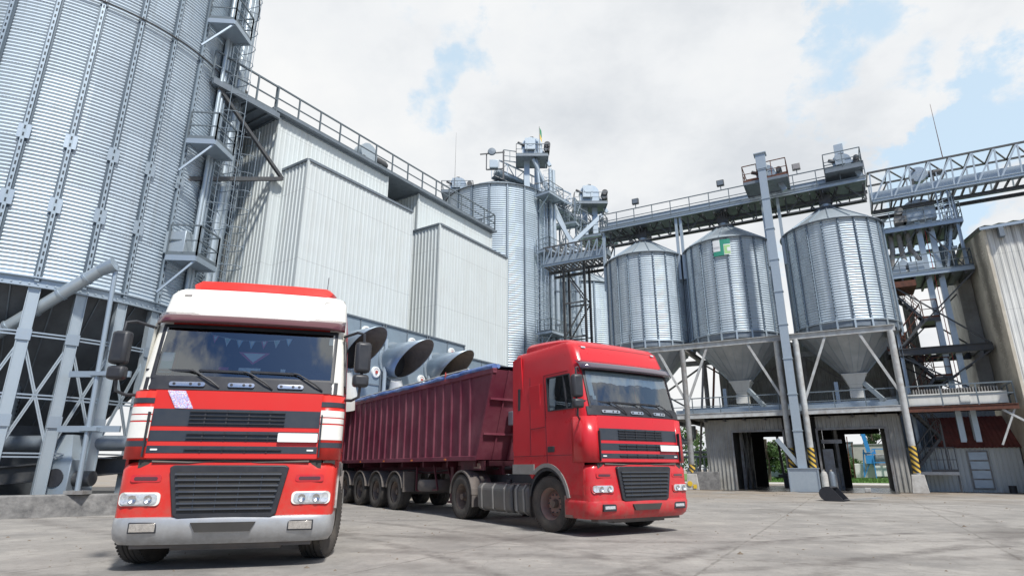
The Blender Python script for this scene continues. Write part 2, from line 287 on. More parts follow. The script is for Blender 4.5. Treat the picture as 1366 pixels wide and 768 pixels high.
def ground_fn(nt, N, L, p, tc):
    O = tc.outputs['Object']
    def noi(sc, det=6, ro=.6, off=(0, 0, 0), scl=(1, 1, 1)):
        mp = N.new('ShaderNodeMapping'); mp.inputs['Location'].default_value = off; mp.inputs['Scale'].default_value = scl; L.new(O, mp.inputs[0])
        t = N.new('ShaderNodeTexNoise'); t.inputs['Scale'].default_value = sc; t.inputs['Detail'].default_value = det; t.inputs['Roughness'].default_value = ro; L.new(mp.outputs[0], t.inputs[0]); return t.outputs['Fac']
    def rng(v, a, b, c=0, d=1):
        r = N.new('ShaderNodeMapRange'); L.new(v, r.inputs[0]); r.inputs['From Min'].default_value = a; r.inputs['From Max'].default_value = b; r.inputs['To Min'].default_value = c; r.inputs['To Max'].default_value = d; return r.outputs[0]
    overlay(N, L, p, rng(noi(.35, 8, .65), .38, .62, 0, .8), (.185, .178, .168))
    overlay(N, L, p, rng(noi(1.2, 9, .72, (4, 2, 0)), .46, .68, 0, .7), (.38, .36, .33))
    overlay(N, L, p, rng(noi(6, 9, .78), .5, .72, 0, .6), (.15, .135, .12))
    overlay(N, L, p, rng(noi(70, 4, .7), .55, .75, 0, .45), (.10, .095, .09))
    overlay(N, L, p, rng(noi(55, 3, .7, (9, 1, 0)), .6, .75, 0, .4), (.44, .42, .38))
    s = N.new('ShaderNodeSeparateXYZ'); L.new(O, s.inputs[0]); X, Y = s.outputs[0], s.outputs[1]
    overlay(N, L, p, rng(noi(.22, 6, .6, (7, 3, 0)), .56, .66, 0, .55), (.12, .11, .10))
    overlay(N, L, p, rng(noi(16, 5, .7, (3, 8, 0), (1, .35, 1)), .62, .7, 0, .5), (.16, .12, .08))
    overlay(N, L, p, rng(noi(30, 4, .75, (5, 5, 0)), .64, .70, 0, .7), (.10, .075, .055))
    overlay(N, L, p, rng(noi(1.1, 8, .75, (9, 4, 0), (.25, 1, 1)), .55, .66, 0, .5), (.13, .125, .12))
    # brown grain dust towards the drive-through
    fz = rng(Y, 21, 29); overlay(N, L, p, mth(N, L, 'MULTIPLY', fz, rng(noi(.5, 7, .65, (2, 2, 0)), .35, .6, 0, .6)), (.24, .18, .115))
    # tyre tracks: arcs
    wob = mth(N, L, 'MULTIPLY', mth(N, L, 'SUBTRACT', noi(.5, 3), .5), .25)
    brk = rng(noi(2.2, 6, .7, (1, 7, 0)), .35, .65)
    for (cx, cy, r, w, k) in ((9.5, 2.5, 9.6, .16, .45), (9.5, 2.5, 7.75, .16, .4), (-14, 1, 15.2, .15, .4), (-14, 1, 17.1, .15, .35), (4, 30, 19.5, .2, .35), (4, 30, 21.4, .2, .3), (26, -4, 21, .18, .35), (26, -4, 23, .18, .3), (3, -8, 13.2, .12, .35), (-2, 22, 15, .14, .3)):
        dx = mth(N, L, 'SUBTRACT', X, cx); dy = mth(N, L, 'SUBTRACT', Y, cy)
        d = mth(N, L, 'SQRT', mth(N, L, 'ADD', mth(N, L, 'MULTIPLY', dx, dx), mth(N, L, 'MULTIPLY', dy, dy)))
        d = mth(N, L, 'ABSOLUTE', mth(N, L, 'SUBTRACT', mth(N, L, 'ADD', d, wob), r))
        a = mth(N, L, 'MULTIPLY', rng(d, w*1.4, w*.5), mth(N, L, 'MULTIPLY', brk, k*2.0)); overlay(N, L, p, a, (.105, .095, .088))
    # slab joints
    u = mth(N, L, 'ADD', mth(N, L, 'MULTIPLY', X, .8746), mth(N, L, 'MULTIPLY', Y, -.4848)); v = mth(N, L, 'ADD', mth(N, L, 'MULTIPLY', X, .4848), mth(N, L, 'MULTIPLY', Y, .8746))
    jw = mth(N, L, 'MULTIPLY', mth(N, L, 'SUBTRACT', noi(3, 4), .5), .08)
    for c, per in ((u, 3.5), (v, 6.0)):
        f = mth(N, L, 'ABSOLUTE', mth(N, L, 'SUBTRACT', mth(N, L, 'FRACT', mth(N, L, 'DIVIDE', mth(N, L, 'ADD', c, jw), per)), .5))
        overlay(N, L, p, mth(N, L, 'MULTIPLY', rng(f, .03/per, .012/per), mth(N, L, 'MULTIPLY', brk, .7)), (.08, .07, .06))
    # cracks
    vo = N.new('ShaderNodeTexVoronoi'); vo.feature = 'DISTANCE_TO_EDGE'; vo.inputs['Scale'].default_value = .33
    va = N.new('ShaderNodeVectorMath'); va.operation = 'ADD'; L.new(O, va.inputs[0])
    nn = N.new('ShaderNodeTexNoise'); nn.inputs['Scale'].default_value = 1.4; nn.inputs['Detail'].default_value = 5; L.new(O, nn.inputs[0]); L.new(nn.outputs['Color'], va.inputs[1]); L.new(va.outputs[0], vo.inputs[0])
    overlay(N, L, p, mth(N, L, 'MULTIPLY', rng(vo.outputs[0], .005, .001), .22), (.09, .08, .07))
    b = N.new('ShaderNodeBump'); b.inputs['Strength'].default_value = .35; b.inputs['Distance'].default_value = .03
    L.new(mth(N, L, 'ADD', noi(40, 6, .8), mth(N, L, 'MULTIPLY', noi(3, 5), 2)), b.inputs['Height']); L.new(b.outputs[0], p.inputs['Normal'])
M['yard'] = mat('worn_concrete_yard', (.30, .285, .265), .82, 0, fn=ground_fn)

# ------------------------------------------------------------------ mesh builder
class MB:
    def __init__(s): s.v = []; s.f = []
    def poly(s, pts):
        i = len(s.v); s.v += [tuple(p) for p in pts]; s.f.append(tuple(range(i, i+len(pts)))); return s
    def box(s, x0, x1, y0, y1, z0, z1):
        i = len(s.v); s.v += [(x, y, z) for x in (x0, x1) for y in (y0, y1) for z in (z0, z1)]
        s.f += [tuple(i+k for k in q) for q in ((0, 1, 3, 2), (4, 6, 7, 5), (0, 4, 5, 1), (2, 3, 7, 6), (0, 2, 6, 4), (1, 5, 7, 3))]; return s
    def prism(s, pts, axis, a, b):
        """2D polygon extruded along axis (0,1,2); pts are the other two coordinates in order"""
        def mk(p, t):
            q = list(p); q.insert(axis, t); return tuple(q)
        i = len(s.v); n = len(pts); s.v += [mk(p, a) for p in pts]+[mk(p, b) for p in pts]
        s.f.append(tuple(range(i, i+n))); s.f.append(tuple(reversed(range(i+n, i+2*n))))
        for k in range(n): s.f.append((i+k, i+(k+1) % n, i+n+(k+1) % n, i+n+k))
        return s
    def _fr(s, p, q):
        d = (Vector(q)-Vector(p)).normalized(); up = Vector((0, 0, 1)) if abs(d.z) < .95 else Vector((1, 0, 0))
        a = d.cross(up).normalized(); b = a.cross(d).normalized(); return a, b
    def beam(s, p, q, w, h=None):
        h = h or w; a, b = s._fr(p, q); p, q = Vector(p), Vector(q); i = len(s.v)
        for c in (p, q):
            for (u, v) in ((-1, -1), (1, -1), (1, 1), (-1, 1)): s.v.append(tuple(c+a*u*w/2+b*v*h/2))
        s.f += [(i, i+1, i+2, i+3), (i+7, i+6, i+5, i+4)]+[(i+k, i+4+k, i+4+(k+1) % 4, i+(k+1) % 4) for k in range(4)]; return s
    def ibeam(s, p, q, w, h, t=None):
        """rolled I section: two flanges and a web"""
        t = t or max(.012, h*.09); a, b = s._fr(p, q); p, q = Vector(p), Vector(q)
        for o, ww, hh in ((h/2-t/2, w, t), (-h/2+t/2, w, t), (0, t, h-2*t)):
            s.beam(p+b*o, q+b*o, ww, hh)
        return s
    def cyl(s, p, q, r, r2=None, n=12, cap=True):
        r2 = r if r2 is None else r2; a, b = s._fr(p, q); p, q = Vector(p), Vector(q); i = len(s.v)
        for c, rr in ((p, r), (q, r2)):
            for k in range(n): t = 2*pi*k/n; s.v.append(tuple(c+a*cos(t)*rr+b*sin(t)*rr))
        for k in range(n): s.f.append((i+k, i+(k+1) % n, i+n+(k+1) % n, i+n+k))
        if cap: s.f += [tuple(reversed(range(i, i+n))), tuple(range(i+n, i+2*n))]
        return s
    def tube(s, pts, r, n=8, closed=False):
        P = [Vector(p) for p in pts]; i0 = len(s.v); m = len(P); a = None
        for j, c in enumerate(P):
            d = ((P[(j+1) % m]-P[j-1]) if closed else (P[min(j+1, m-1)]-P[max(j-1, 0)])).normalized()
            if a is None:
                up = Vector((0, 0, 1)) if abs(d.z) < .9 else Vector((1, 0, 0)); a = d.cross(up).normalized()
            else: a = (a-d*a.dot(d)).normalized()
            b = d.cross(a)
            for k in range(n): t = 2*pi*k/n; s.v.append(tuple(c+a*cos(t)*r+b*sin(t)*r))
        for j in range(m if closed else m-1):
            for k in range(n):
                A = i0+j*n; B = i0+((j+1) % m)*n; s.f.append((A+k, A+(k+1) % n, B+(k+1) % n, B+k))
        if not closed: s.f += [tuple(reversed(range(i0, i0+n))), tuple(range(i0+(m-1)*n, i0+m*n))]
        return s
    def lathe(s, prof, n=24, axis='z', c=(0, 0, 0), a0=0, a1=2*pi):
        """prof: list of (radius, height)"""
        full = abs(a1-a0-2*pi) < 1e-6; cols = n if full else n+1; i = len(s.v); m = len(prof)
        for k in range(cols):
            t = a0+(a1-a0)*k/n
            for r, h in prof:
                p = (r*cos(t), r*sin(t), h)
                if axis == 'x': p = (h, r*cos(t), r*sin(t))
                elif axis == 'y': p = (r*cos(t), h, r*sin(t))
                s.v.append((p[0]+c[0], p[1]+c[1], p[2]+c[2]))
        for k in range(n):
            A = i+k*m; B = i+((k+1) % cols)*m
            for j in range(m-1): s.f.append((A+j, B+j, B+j+1, A+j+1))
        return s
    def loft(s, rings, closed=True, cap=True):
        i = len(s.v); n = len(rings[0]); m = len(rings)
        for r in rings: s.v += [tuple(p) for p in r]
        for j in range(m-1):
            for k in range(n if closed else n-1):
                s.f.append((i+j*n+k, i+j*n+(k+1) % n, i+(j+1)*n+(k+1) % n, i+(j+1)*n+k))
        if cap: s.f += [tuple(reversed(range(i, i+n))), tuple(range(i+(m-1)*n, i+m*n))]
        return s
    def corr(s, p0, p1, z0, z1, pitch=.2, amp=.03, top=None, horiz=False, z0f=None):
        """trapezoid corrugated sheet between plan points p0,p1; ribs vertical; top(t) gives the top height"""
        p0 = Vector((*p0, 0)); p1 = Vector((*p1, 0)); Lg = (p1-p0).length; d = (p1-p0)/Lg; nrm = Vector((d.y, -d.x, 0))
        k = max(1, round(Lg/pitch)); pit = Lg/k; pts = []
        for j in range(k):
            b = j*pit; pts += [(b, 0), (b+pit*.55, 0), (b+pit*.65, 1), (b+pit*.9, 1)]
        pts.append((Lg, 0)); i = len(s.v)
        for (t, a) in pts:
            c = p0+d*t+nrm*(a*amp); zt = top(t/Lg) if top else z1; zb = z0f(t/Lg) if z0f else z0
            s.v.append((c.x, c.y, zb)); s.v.append((c.x, c.y, zt))
        for j in range(len(pts)-1): s.f.append((i+2*j, i+2*j+2, i+2*j+3, i+2*j+1))
        return s
    def rail(s, pts, h=1.05, step=1.2, r=.022, mid=True, toe=True, closed=False):
        P = [Vector(p) for p in pts]; P = P+[P[0]] if closed else P
        for a, b in zip(P[:-1], P[1:]):
            n = max(1, round((b-a).length/step)); U = Vector((0, 0, h))
            for j in range(n+1): c = a.lerp(b, j/n); s.beam(c, c+U, r*2)
            s.beam(a+U, b+U, r*2.2)
            if mid: s.beam(a+U*.5, b+U*.5, r*1.6)
            if toe: s.beam(a+Vector((0, 0, .07)), b+Vector((0, 0, .07)), .008, .12)
        return s
    def truss(s, a, b, h, n, r=.05, side=None):
        """flat truss: top and bottom chords, posts and diagonals, in the vertical plane a-b"""
        a, b = Vector(a), Vector(b); U = Vector((0, 0, h)); s.beam(a, b, r*1.6); s.beam(a+U, b+U, r*1.6)
        for j in range(n+1): c = a.lerp(b, j/n); s.beam(c, c+U, r)
        for j in range(n):
            c, d = a.lerp(b, j/n), a.lerp(b, (j+1)/n)
            if j % 2: s.beam(c+U, d, r)
            else: s.beam(c, d+U, r)
        return s
    def build(s, name):
        me = bpy.data.meshes.new(name); me.from_pydata(s.v, [], s.f); me.validate(); me.update(); return me
def link(name, mb, m, parent=None, loc=(0, 0, 0), rotz=0, sm=35, bevel=0, fix=True):
    me = mb.build(name) if isinstance(mb, MB) else mb
    me.materials.append(m)
    if fix and isinstance(mb, MB):
        import bmesh
        b = bmesh.new(); b.from_mesh(me); bmesh.ops.recalc_face_normals(b, faces=b.faces); b.to_mesh(me); b.free()
    if sm: me.shade_smooth(); me.set_sharp_from_angle(angle=rad(sm))
    o = bpy.data.objects.new(name, me); COL.objects.link(o); o.location = loc; o.rotation_euler = (0, 0, rotz)
    if parent: o.parent = parent
    if bevel:
        bv = o.modifiers.new('bevel', 'BEVEL'); bv.width = bevel; bv.segments = 2; bv.limit_method = 'ANGLE'; bv.harden_normals = False
    return o
def thing(name, label, cat, loc=(0, 0, 0), rotz=0, group=None):
    o = bpy.data.objects.new(name, None); COL.objects.link(o); o.empty_display_size = .3
    o.location = loc; o.rotation_euler = (0, 0, rotz); return tag(o, label, cat, group)
def tag(o, label, cat, group=None, kind=None):
    if label: o['label'] = label
    if cat: o['category'] = cat
    if group: o['group'] = group
    if kind: o['kind'] = kind
    return o
def copy_tree(o, parent=None):
    c = o.copy(); COL.objects.link(c); c.parent = parent
    for ch in list(o.children): copy_tree(ch, c)
    return c
class Frame:
    """a rotated ground frame: x along the row of buildings, y away from the camera"""
    def __init__(s, O, deg): s.O = O; s.a = rad(deg)
    def w(s, x, y, z=0): return (s.O[0]+cos(s.a)*x-sin(s.a)*y, s.O[1]+sin(s.a)*x+cos(s.a)*y, z)
    def thing(s, name, label, cat, x=0, y=0, z=0, group=None): return thing(name, label, cat, s.w(x, y, z), s.a, group)
    def single(s, name, mb, m, label, cat, x=0, y=0, z=0, group=None, **k): return tag(link(name, mb, m, None, s.w(x, y, z), s.a, **k), label, cat, group)
R = Frame((18.5, 31.8), -29); L_ = Frame((-5.19, 23.4), 56.5)
def struct(name, mb, m, loc=(0, 0, 0), rotz=0, **k):
    o = link(name, mb, m, None, loc, rotz, **k); o['kind'] = 'structure'; return o

# ================================================================== SETTING
g = MB(); 
import numpy as np
gx = [-900, -300, -120, -60]+list(np.linspace(-40, 60, 26))+[120, 300, 900]; gy = [-400, -100, -30]+list(np.linspace(-10, 70, 21))+[120, 300, 1200]
for y in gy:
    for x in gx: g.v.append((float(x), float(y), 0.0))
for j in range(len(gy)-1):
    for i in range(len(gx)-1): a = j*len(gx)+i; g.f.append((a, a+1, a+1+len(gx), a+len(gx)))
struct('ground', g, M['yard'], sm=0)
gr = MB(); gr.poly([(-60, 0, .02), (45, 0, .02), (45, 90, .05), (-60, 90, .05)])
grass = link('grass', gr, M['grass'], None, R.w(0, 24), R.a, sm=0); tag(grass, None, None, kind='structure')
tu = MB(); rr = random.Random(3)
for k in range(9000):
    x = rr.uniform(-14, 12); y = rr.uniform(0, 14); h = rr.uniform(.08, .38); a = rr.uniform(0, 6.28); w = .03
    tu.poly([(x-w*cos(a), y-w*sin(a), 0), (x+w*cos(a), y+w*sin(a), 0), (x+rr.uniform(-.08, .08), y+rr.uniform(-.08, .08), h)])
tag(link('grass_tufts', tu, M['grass'], None, R.w(0, 24, .03), R.a, sm=0), 'rough green grass beyond the drive through', 'grass', kind='stuff')
cl = MB(); rr = random.Random(11)
for k in range(1100):
    if k < 850: x = rr.uniform(-12, 16); y = rr.uniform(6.5, 26)
    else: x = rr.uniform(4, 18); y = rr.uniform(26, 31)
    s = rr.uniform(.006, .024)*(2.0 if rr.random() < .08 else 1); n = 6; a0 = rr.uniform(0, 6)
    ring = [(x+cos(a0+2*pi*j/n)*s*rr.uniform(.6, 1.3), y+sin(a0+2*pi*j/n)*s*rr.uniform(.6, 1.3), 0) for j in range(n)]
    i = len(cl.v); cl.v += ring+[(x, y, s*rr.uniform(.4, .8))]; cl.f += [(i+j, i+(j+1) % n, i+n) for j in range(n)]
tag(link('gravel_debris', cl, M['dirt'], sm=0), 'scattered dry clods and grit on the concrete yard', 'debris', kind='stuff')

# ================================================================== TRUCKS
def lerp(t, a, b): return a+(b-a)*t
def interp(tab, z):
    if z <= tab[0][0]: return tab[0][1]
    for (a, va), (b, vb) in zip(tab[:-1], tab[1:]):
        if z <= b: return lerp((z-a)/(b-a), va, vb)
    return tab[-1][1]
YF = [(.25, -.04), (.62, -.05), (1.22, -.03), (1.26, -.02), (2.05, .03), (2.26, .07), (2.98, .25), (3.12, .30), (3.48, .46), (3.57, .56), (3.62, .78)]
HW = [(.25, 1.235), (2.1, 1.245), (2.26, 1.235), (2.98, 1.20), (3.48, 1.17), (3.57, 1.12), (3.62, 1.0)]
RC = .15
def front_y(x, z, off=0):
    w = interp(HW, z); ax = min(abs(x), w-.0005); y = interp(YF, z)+.07*(ax/w)**2
    if ax > w-RC: y += RC*(1-math.sqrt(max(0, 1-((ax-(w-RC))/RC)**2)))
    return y-off
def side_y(Y, z):
    y0 = interp(YF, z)+.07+RC+.01; return lerp((Y-.28)/(2.55-.28), y0, 2.55)
SIDE_Y = [2.55, 2.3, 1.9, 1.6, 1.35, 1.22, .95, .62, .42, .28]
FX = [-1.08, -.8, -.4, 0, .4, .8, 1.08]
def cab_ring(z, ins=0, yb=None):
    w = interp(HW, z); P = []
    for Y in SIDE_Y: P.append((-w+ins, side_y(Y, z)-(.0 if Y < 2.5 else ins), z))
    ang = [15, 40, 65, 84]; base = interp(YF, z)+.07
    arc = [(w-RC+RC*cos(rad(90-0-a)) if 0 else w-RC+(RC)*cos(rad(a)), base+RC-RC*sin(rad(a))) for a in ang]
    for x, y in arc: P.append((-x+ins, y+ins*.7, z))
    xm = w-RC
    for x in FX: X = max(-xm, min(xm, x)); P.append((X, front_y(X, z)+ins, z))
    for x, y in reversed(arc): P.append((x-ins, y+ins*.7, z))
    for Y in reversed(SIDE_Y): P.append((w-ins, side_y(Y, z)-(.0 if Y < 2.5 else ins), z))
    return P
def cab_shell(ins=0):
    zs = [1.26, 1.6, 2.05, 2.26, 2.6, 2.9, 2.98, 3.12, 3.3, 3.48, 3.57, 3.62]
    if ins: zs = [1.30, 1.6, 2.05, 2.26, 2.6, 2.9, 2.98, 3.12, 3.3, 3.48, 3.54]
    m = MB(); n = len(cab_ring(1.5)); rings = [cab_ring(z, ins) for z in zs]; m.loft(rings, cap=True)
    keep = []
    for f in m.f:
        c = Vector((0, 0, 0))
        for i in f: c += Vector(m.v[i])
        c /= len(f)
        ks = sorted(i % n for i in f)
        front = len(f) == 4 and all(len(SIDE_Y)+3 <= k <= len(SIDE_Y)+4+len(FX) for k in ks)
        if front and 2.26 < c.z < 2.98 and all(len(SIDE_Y)+4 <= k < len(SIDE_Y)+4+len(FX) for k in ks): continue
        if len(f) == 4 and abs(c.x) > 1.1 and 2.26 < c.z < 2.9 and side_y(.42, c.z) < c.y < side_y(1.22, c.z): continue
        keep.append(f)
    m.f = keep; return m
def patch(x0, x1, z0, z1, off=.004, nx=12, nz=3, th=0, taper=0):
    """sheet following the curved front of the cab; th>0 gives it thickness"""
    m = MB()
    def P(u, v, o):
        z = lerp(v, z0, z1); t = taper*(1-v); x = lerp(u, x0+t, x1-t); return (x, front_y(x, z, o), z)
    i = len(m.v)
    for v in range(nz+1):
        for u in range(nx+1): m.v.append(P(u/nx, v/nz, off+th))
    for v in range(nz):
        for u in range(nx): a = i+v*(nx+1)+u; m.f.append((a, a+1, a+nx+2, a+nx+1))
    if th:
        rim = [(u/nx, 0) for u in range(nx+1)]+[(1, v/nz) for v in range(1, nz+1)]+[(u/nx, 1) for u in range(nx-1, -1, -1)]+[(0, v/nz) for v in range(nz-1, 0, -1)]
        j = len(m.v); k = len(rim)
        for u, v in rim: m.v.append(P(u, v, off+th))
        for u, v in rim: m.v.append(P(u, v, off))
        for q in range(k): m.f.append((j+q, j+(q+1) % k, j+k+(q+1) % k, j+k+q))
    return m
def wrap(side, z0, z1, off, xs=.99, ys=.50, nz=2, bulge=.0):
    """sheet round one front corner of the cab"""
    m = MB(); rows = []
    for k in range(nz+1):
        z = lerp(k/nz, z0, z1); w = interp(HW, z); base = interp(YF, z)+.07; row = []
        bl = bulge
        for t in (0, .5, 1):
            x = lerp(t, xs, w-RC); row.append((x, front_y(x, z, off+bl*t)))
        for a in (75, 60, 45, 30, 15, 0): row.append((w-RC+(RC+off+bl)*cos(rad(a)), base+RC-(RC+off+bl)*sin(rad(a))))
        row.append((w+off+bl*.6, ys-.1)); row.append((w+off*.3, ys))
        rows.append([(side*x, y, z) for x, y in row])
    i = len(m.v); n = len(rows[0])
    for r in rows: m.v += r
    for j in range(nz):
        for k in range(n-1): m.f.append((i+j*n+k, i+j*n+k+1, i+(j+1)*n+k+1, i+(j+1)*n+k))
    return m
def lens(x0, x1, z0, z1, off, c=.05, th=.02):
    """rounded-corner panel on the front surface"""
    pts = []
    for (cx, cz, a0) in ((x1-c, z1-c, 0), (x0+c, z1-c, 90), (x0+c, z0+c, 180), (x1-c, z0+c, 270)):
        for k in range(5): a = rad(a0+k*22.5); pts.append((cx+c*cos(a), cz+c*sin(a)))
    m = MB(); i = 0; n = len(pts); cx, cz = (x0+x1)/2, (z0+z1)/2
    m.v += [(x, front_y(x, z, off+th), z) for x, z in pts]+[(x, front_y(x, z, off-.01), z) for x, z in pts]+[(cx, front_y(cx, cz, off+th*1.25), cz)]
    m.f += [(k, (k+1) % n, 2*n) for k in range(n)]+[(k, (k+1) % n, n+(k+1) % n, n+k) for k in range(n)]
    return m
def make_wheel(parent, x, y, steer, side, r=.51, w=.30, rimm='rim', dual=False, name='wheel'):
    """side=+1 outer face towards +x"""
    ro = link(name, MB().lathe([(0, -.02), (.10, -.02), (.17, .0), (.20, -.03), (.25, -.05), (.265, .06), (.285, .10), (.30, .115), (.295, -.12)] if not dual else
              [(0, .03), (.09, .04), (.11, -.05), (.16, -.10), (.23, -.09), (.265, .06), (.285, .10), (.30, .115), (.295, -.12)], 30, 'x'), M[rimm], parent, (x, y, r), 0, sm=50)
    ro.rotation_euler = (0, 0, rad(steer)+(0 if side > 0 else pi))
    h = w/2
    prof = [(.295, -h*.85), (.33, -h*.98), (.42, -h*1.05), (r-.05, -h*.98), (r-.012, -h*.85)]
    for g_ in (-.55, -.18, .18, .55): prof += [(r, h*(g_-.13)), (r, h*(g_+.11)), (r-.014, h*(g_+.12)), (r-.014, h*(g_+.17))] if g_ < .5 else [(r, h*(g_-.13)), (r-.004, h*(g_+.2))]
    prof += [(r-.012, h*.86), (r-.05, h*.98), (.42, h*1.05), (.33, h*.98), (.295, h*.85)]
    t = MB().lathe(prof, 40, 'x')
    for k in range(60):      # shoulder lugs
        a = 2*pi*k/60
        for sx in (-1, 1):
            c0 = Vector((sx*h*.86, cos(a)*(r-.022), sin(a)*(r-.022))); c1 = Vector((sx*h*.86, cos(a)*(r-.002), sin(a)*(r-.002))); t.beam(c0, c1, .026, .03)
    link('tyre', t, M['rubber'], ro, sm=40)
    hb = MB().cyl((-.02, 0, 0), (.075 if not dual else .12, 0, 0), .085, .07, 16)
    link('hub', hb, M['rim'], ro)
    bo = MB()
    for k in range(10):
        a = 2*pi*k/10; xx = -.005 if not dual else -.09; bo.cyl((xx, cos(a)*.165, sin(a)*.165), (xx+.03, cos(a)*.165, sin(a)*.165), .015, n=6)
    link('wheel_bolts', bo, M['steel_dark'], ro)
    return ro
def arch(y0, r0, r1, a0, a1, x0, x1, zc, n=14):
    """band following a wheel, in the side plane"""
    m = MB(); 
    for k in range(n):
        A, B = rad(lerp(k/n, a0, a1)), rad(lerp((k+1)/n, a0, a1))
        q = [(y0-cos(A)*r0, zc+sin(A)*r0), (y0-cos(B)*r0, zc+sin(B)*r0), (y0-cos(B)*r1, zc+sin(B)*r1), (y0-cos(A)*r1, zc+sin(A)*r1)]
        i = len(m.v)
        for X in (x0, x1): m.v += [(X, a, b) for a, b in q]
        m.f += [(i, i+1, i+2, i+3), (i+7, i+6, i+5, i+4), (i, i+4, i+5, i+1), (i+2, i+6, i+7, i+3)]
        if k == 0: m.f.append((i, i+3, i+7, i+4))
        if k == n-1: m.f.append((i+1, i+5, i+6, i+2))
    return m
def make_truck(style, label, loc, rotz, steer, fy=1.33, wr=.51):
    A = style == 'A'; T = thing('tractor_truck', label, 'truck', loc, rotz)
    red = M['redA'] if A else M['redB']
    P = lambda name, mb, m, par=T, **k: link(name, mb, m, par, **k)
    body = P('cab', cab_shell(), red, sm=32)
    P('cab_lining', cab_shell(.045), M['interior'], sm=0)
    # interior
    d = MB().box(-1.15, 1.15, .22, .62, 1.95, 2.28); P('dashboard', d, M['plastic'], bevel=.03)
    st = MB().lathe([(.235, -.02), (.255, 0), (.235, .02), (.215, 0), (.235, -.02)], 28, 'z')
    sw = P('steering_wheel', st, M['plastic']); sw.location = (.62, .70, 2.34); sw.rotation_euler = (rad(-28), 0, 0)
    for sx in (-.62, .62):
        s_ = MB().box(sx-.26, sx+.26, .98, 1.45, 1.75, 1.92).box(sx-.25, sx+.25, 1.40, 1.56, 1.9, 2.58).box(sx-.15, sx+.15, 1.41, 1.53, 2.60, 2.82); P('seat', s_, M['interior'], bevel=.04)
    # glass
    P('windscreen', patch(-1.085, 1.085, 2.265, 2.975, .003, 20, 6), M['glass'], sm=60)
    fr = MB()
    for (a, b, c, e) in ((-1.115, -1.07, 2.25, 2.99), (1.07, 1.115, 2.25, 2.99), (-1.07, 1.07, 2.945, 2.99), (-1.07, 1.07, 2.25, 2.285)):
        q = patch(a, b, c, e, .004, 10, 4, .012); i = len(fr.v); fr.v += q.v; fr.f += [tuple(k+i for k in f) for f in q.f]
    P('windscreen_seal', fr, M['plastic'], sm=60)
    for sx in (-1, 1):
        w_ = MB(); zs = [2.265, 2.5, 2.7, 2.895]
        for z in zs: w_.v += [(sx*(interp(HW, z)+.003), side_y(.43, z), z), (sx*(interp(HW, z)+.003), side_y(1.21, z), z)]
        for k in range(3): w_.f.append((2*k, 2*k+1, 2*k+3, 2*k+2))
        P('side_window', w_, M['glass'])
        sf = MB(); zf = lambda Y, z: (sx*(interp(HW, z)+.008), side_y(Y, z), z)
        for a, b in ((zf(.41, 2.25), zf(1.23, 2.25)), (zf(1.23, 2.25), zf(1.23, 2.91)), (zf(1.23, 2.91), zf(.41, 2.91)), (zf(.41, 2.91), zf(.41, 2.25)), (zf(.62, 2.25), zf(.62, 2.91))): sf.beam(a, b, .035, .02)
        P('window_frame', sf, M['plastic'])
    # black strip with wiper sockets below the windscreen
    wp = P('wiper_panel', patch(-1.17, 1.17, 2.105, 2.262, .004, 20, 2, .012), M['plastic'], sm=50)
    for k, x in enumerate((-.66, -.02, .58)):
        wl = .42 if k == 0 else .32
        so_ = P('grab_handle', lens(x-wl/2, x+wl/2, 2.15, 2.205, .02, .025, .02), M['chrome'], wp)
        hole = MB()
        for t in (-.36, .1, .34): q = lens(x+t*wl-.018, x+t*wl+.018, 2.162, 2.195, .042, .015, .004); i = len(hole.v); hole.v += q.v; hole.f += [tuple(a+i for a in f) for f in q.f]
        P('socket', hole, M['plastic'], so_)
    for x in (-.28, .36, .98):
        def fp(X, z, o): return (X, front_y(X, z, o), z)
        wm = MB().tube([fp(x, 2.14, .03), fp(x-.10, 2.22, .06), fp(x-.32, 2.345, .05), fp(x-.38, 2.355, .045)], .011, 6).beam(fp(x-.34, 2.352, .03), fp(x-.92, 2.362, .02), .02, .028)
        P('wiper', wm, M['plastic'])
    # upper grille panel: red with dark bands and slats
    pn = P('grille_panel', patch(-1.0, 1.0, 1.275, 2.095, .006, 24, 6, .022, taper=-.0), red, sm=50)
    bands = ((1.655, 1.865, 4), (1.475, 1.60, 2), (1.335, 1.42, 1))
    for (b0, b1, ns) in bands:
        bd = P('grille_band', patch(-.985, .985, b0, b1, .030, 20, 2, .004), M['plastic_band'], pn, sm=50)
        sl_ = MB(); 
        for k in range(ns):
            z = lerp((k+.5)/ns, b0+.01, b1-.01); xs = [-.56+1.12*i/10 for i in range(11)]
            for a, b in zip(xs[:-1], xs[1:]): sl_.beam((a, front_y(a, z, .045), z), (b, front_y(b, z, .045), z), .03, .012)
            sl_.box(-.55, .55, front_y(.3, z, .034), front_y(.3, z, .036)+.0, z-.02, z-.012)
        for x in (-.38, -.13, .13, .38): sl_.beam((x, front_y(x, b0, .04), b0+.01), (x, front_y(x, b1, .04), b1-.01), .012, .02)
        P('grille_slats', sl_, M['plastic'], bd)
    P('number_plate', lens(.50 if A else .46, .98, 1.475, 1.585, .062, .012, .010), M['plate'], pn, sm=30)
    for x in (-.94, .86): P('badge', lens(x, x+.08, 1.365, 1.385, .034, .006, .004), M['plate'], pn)
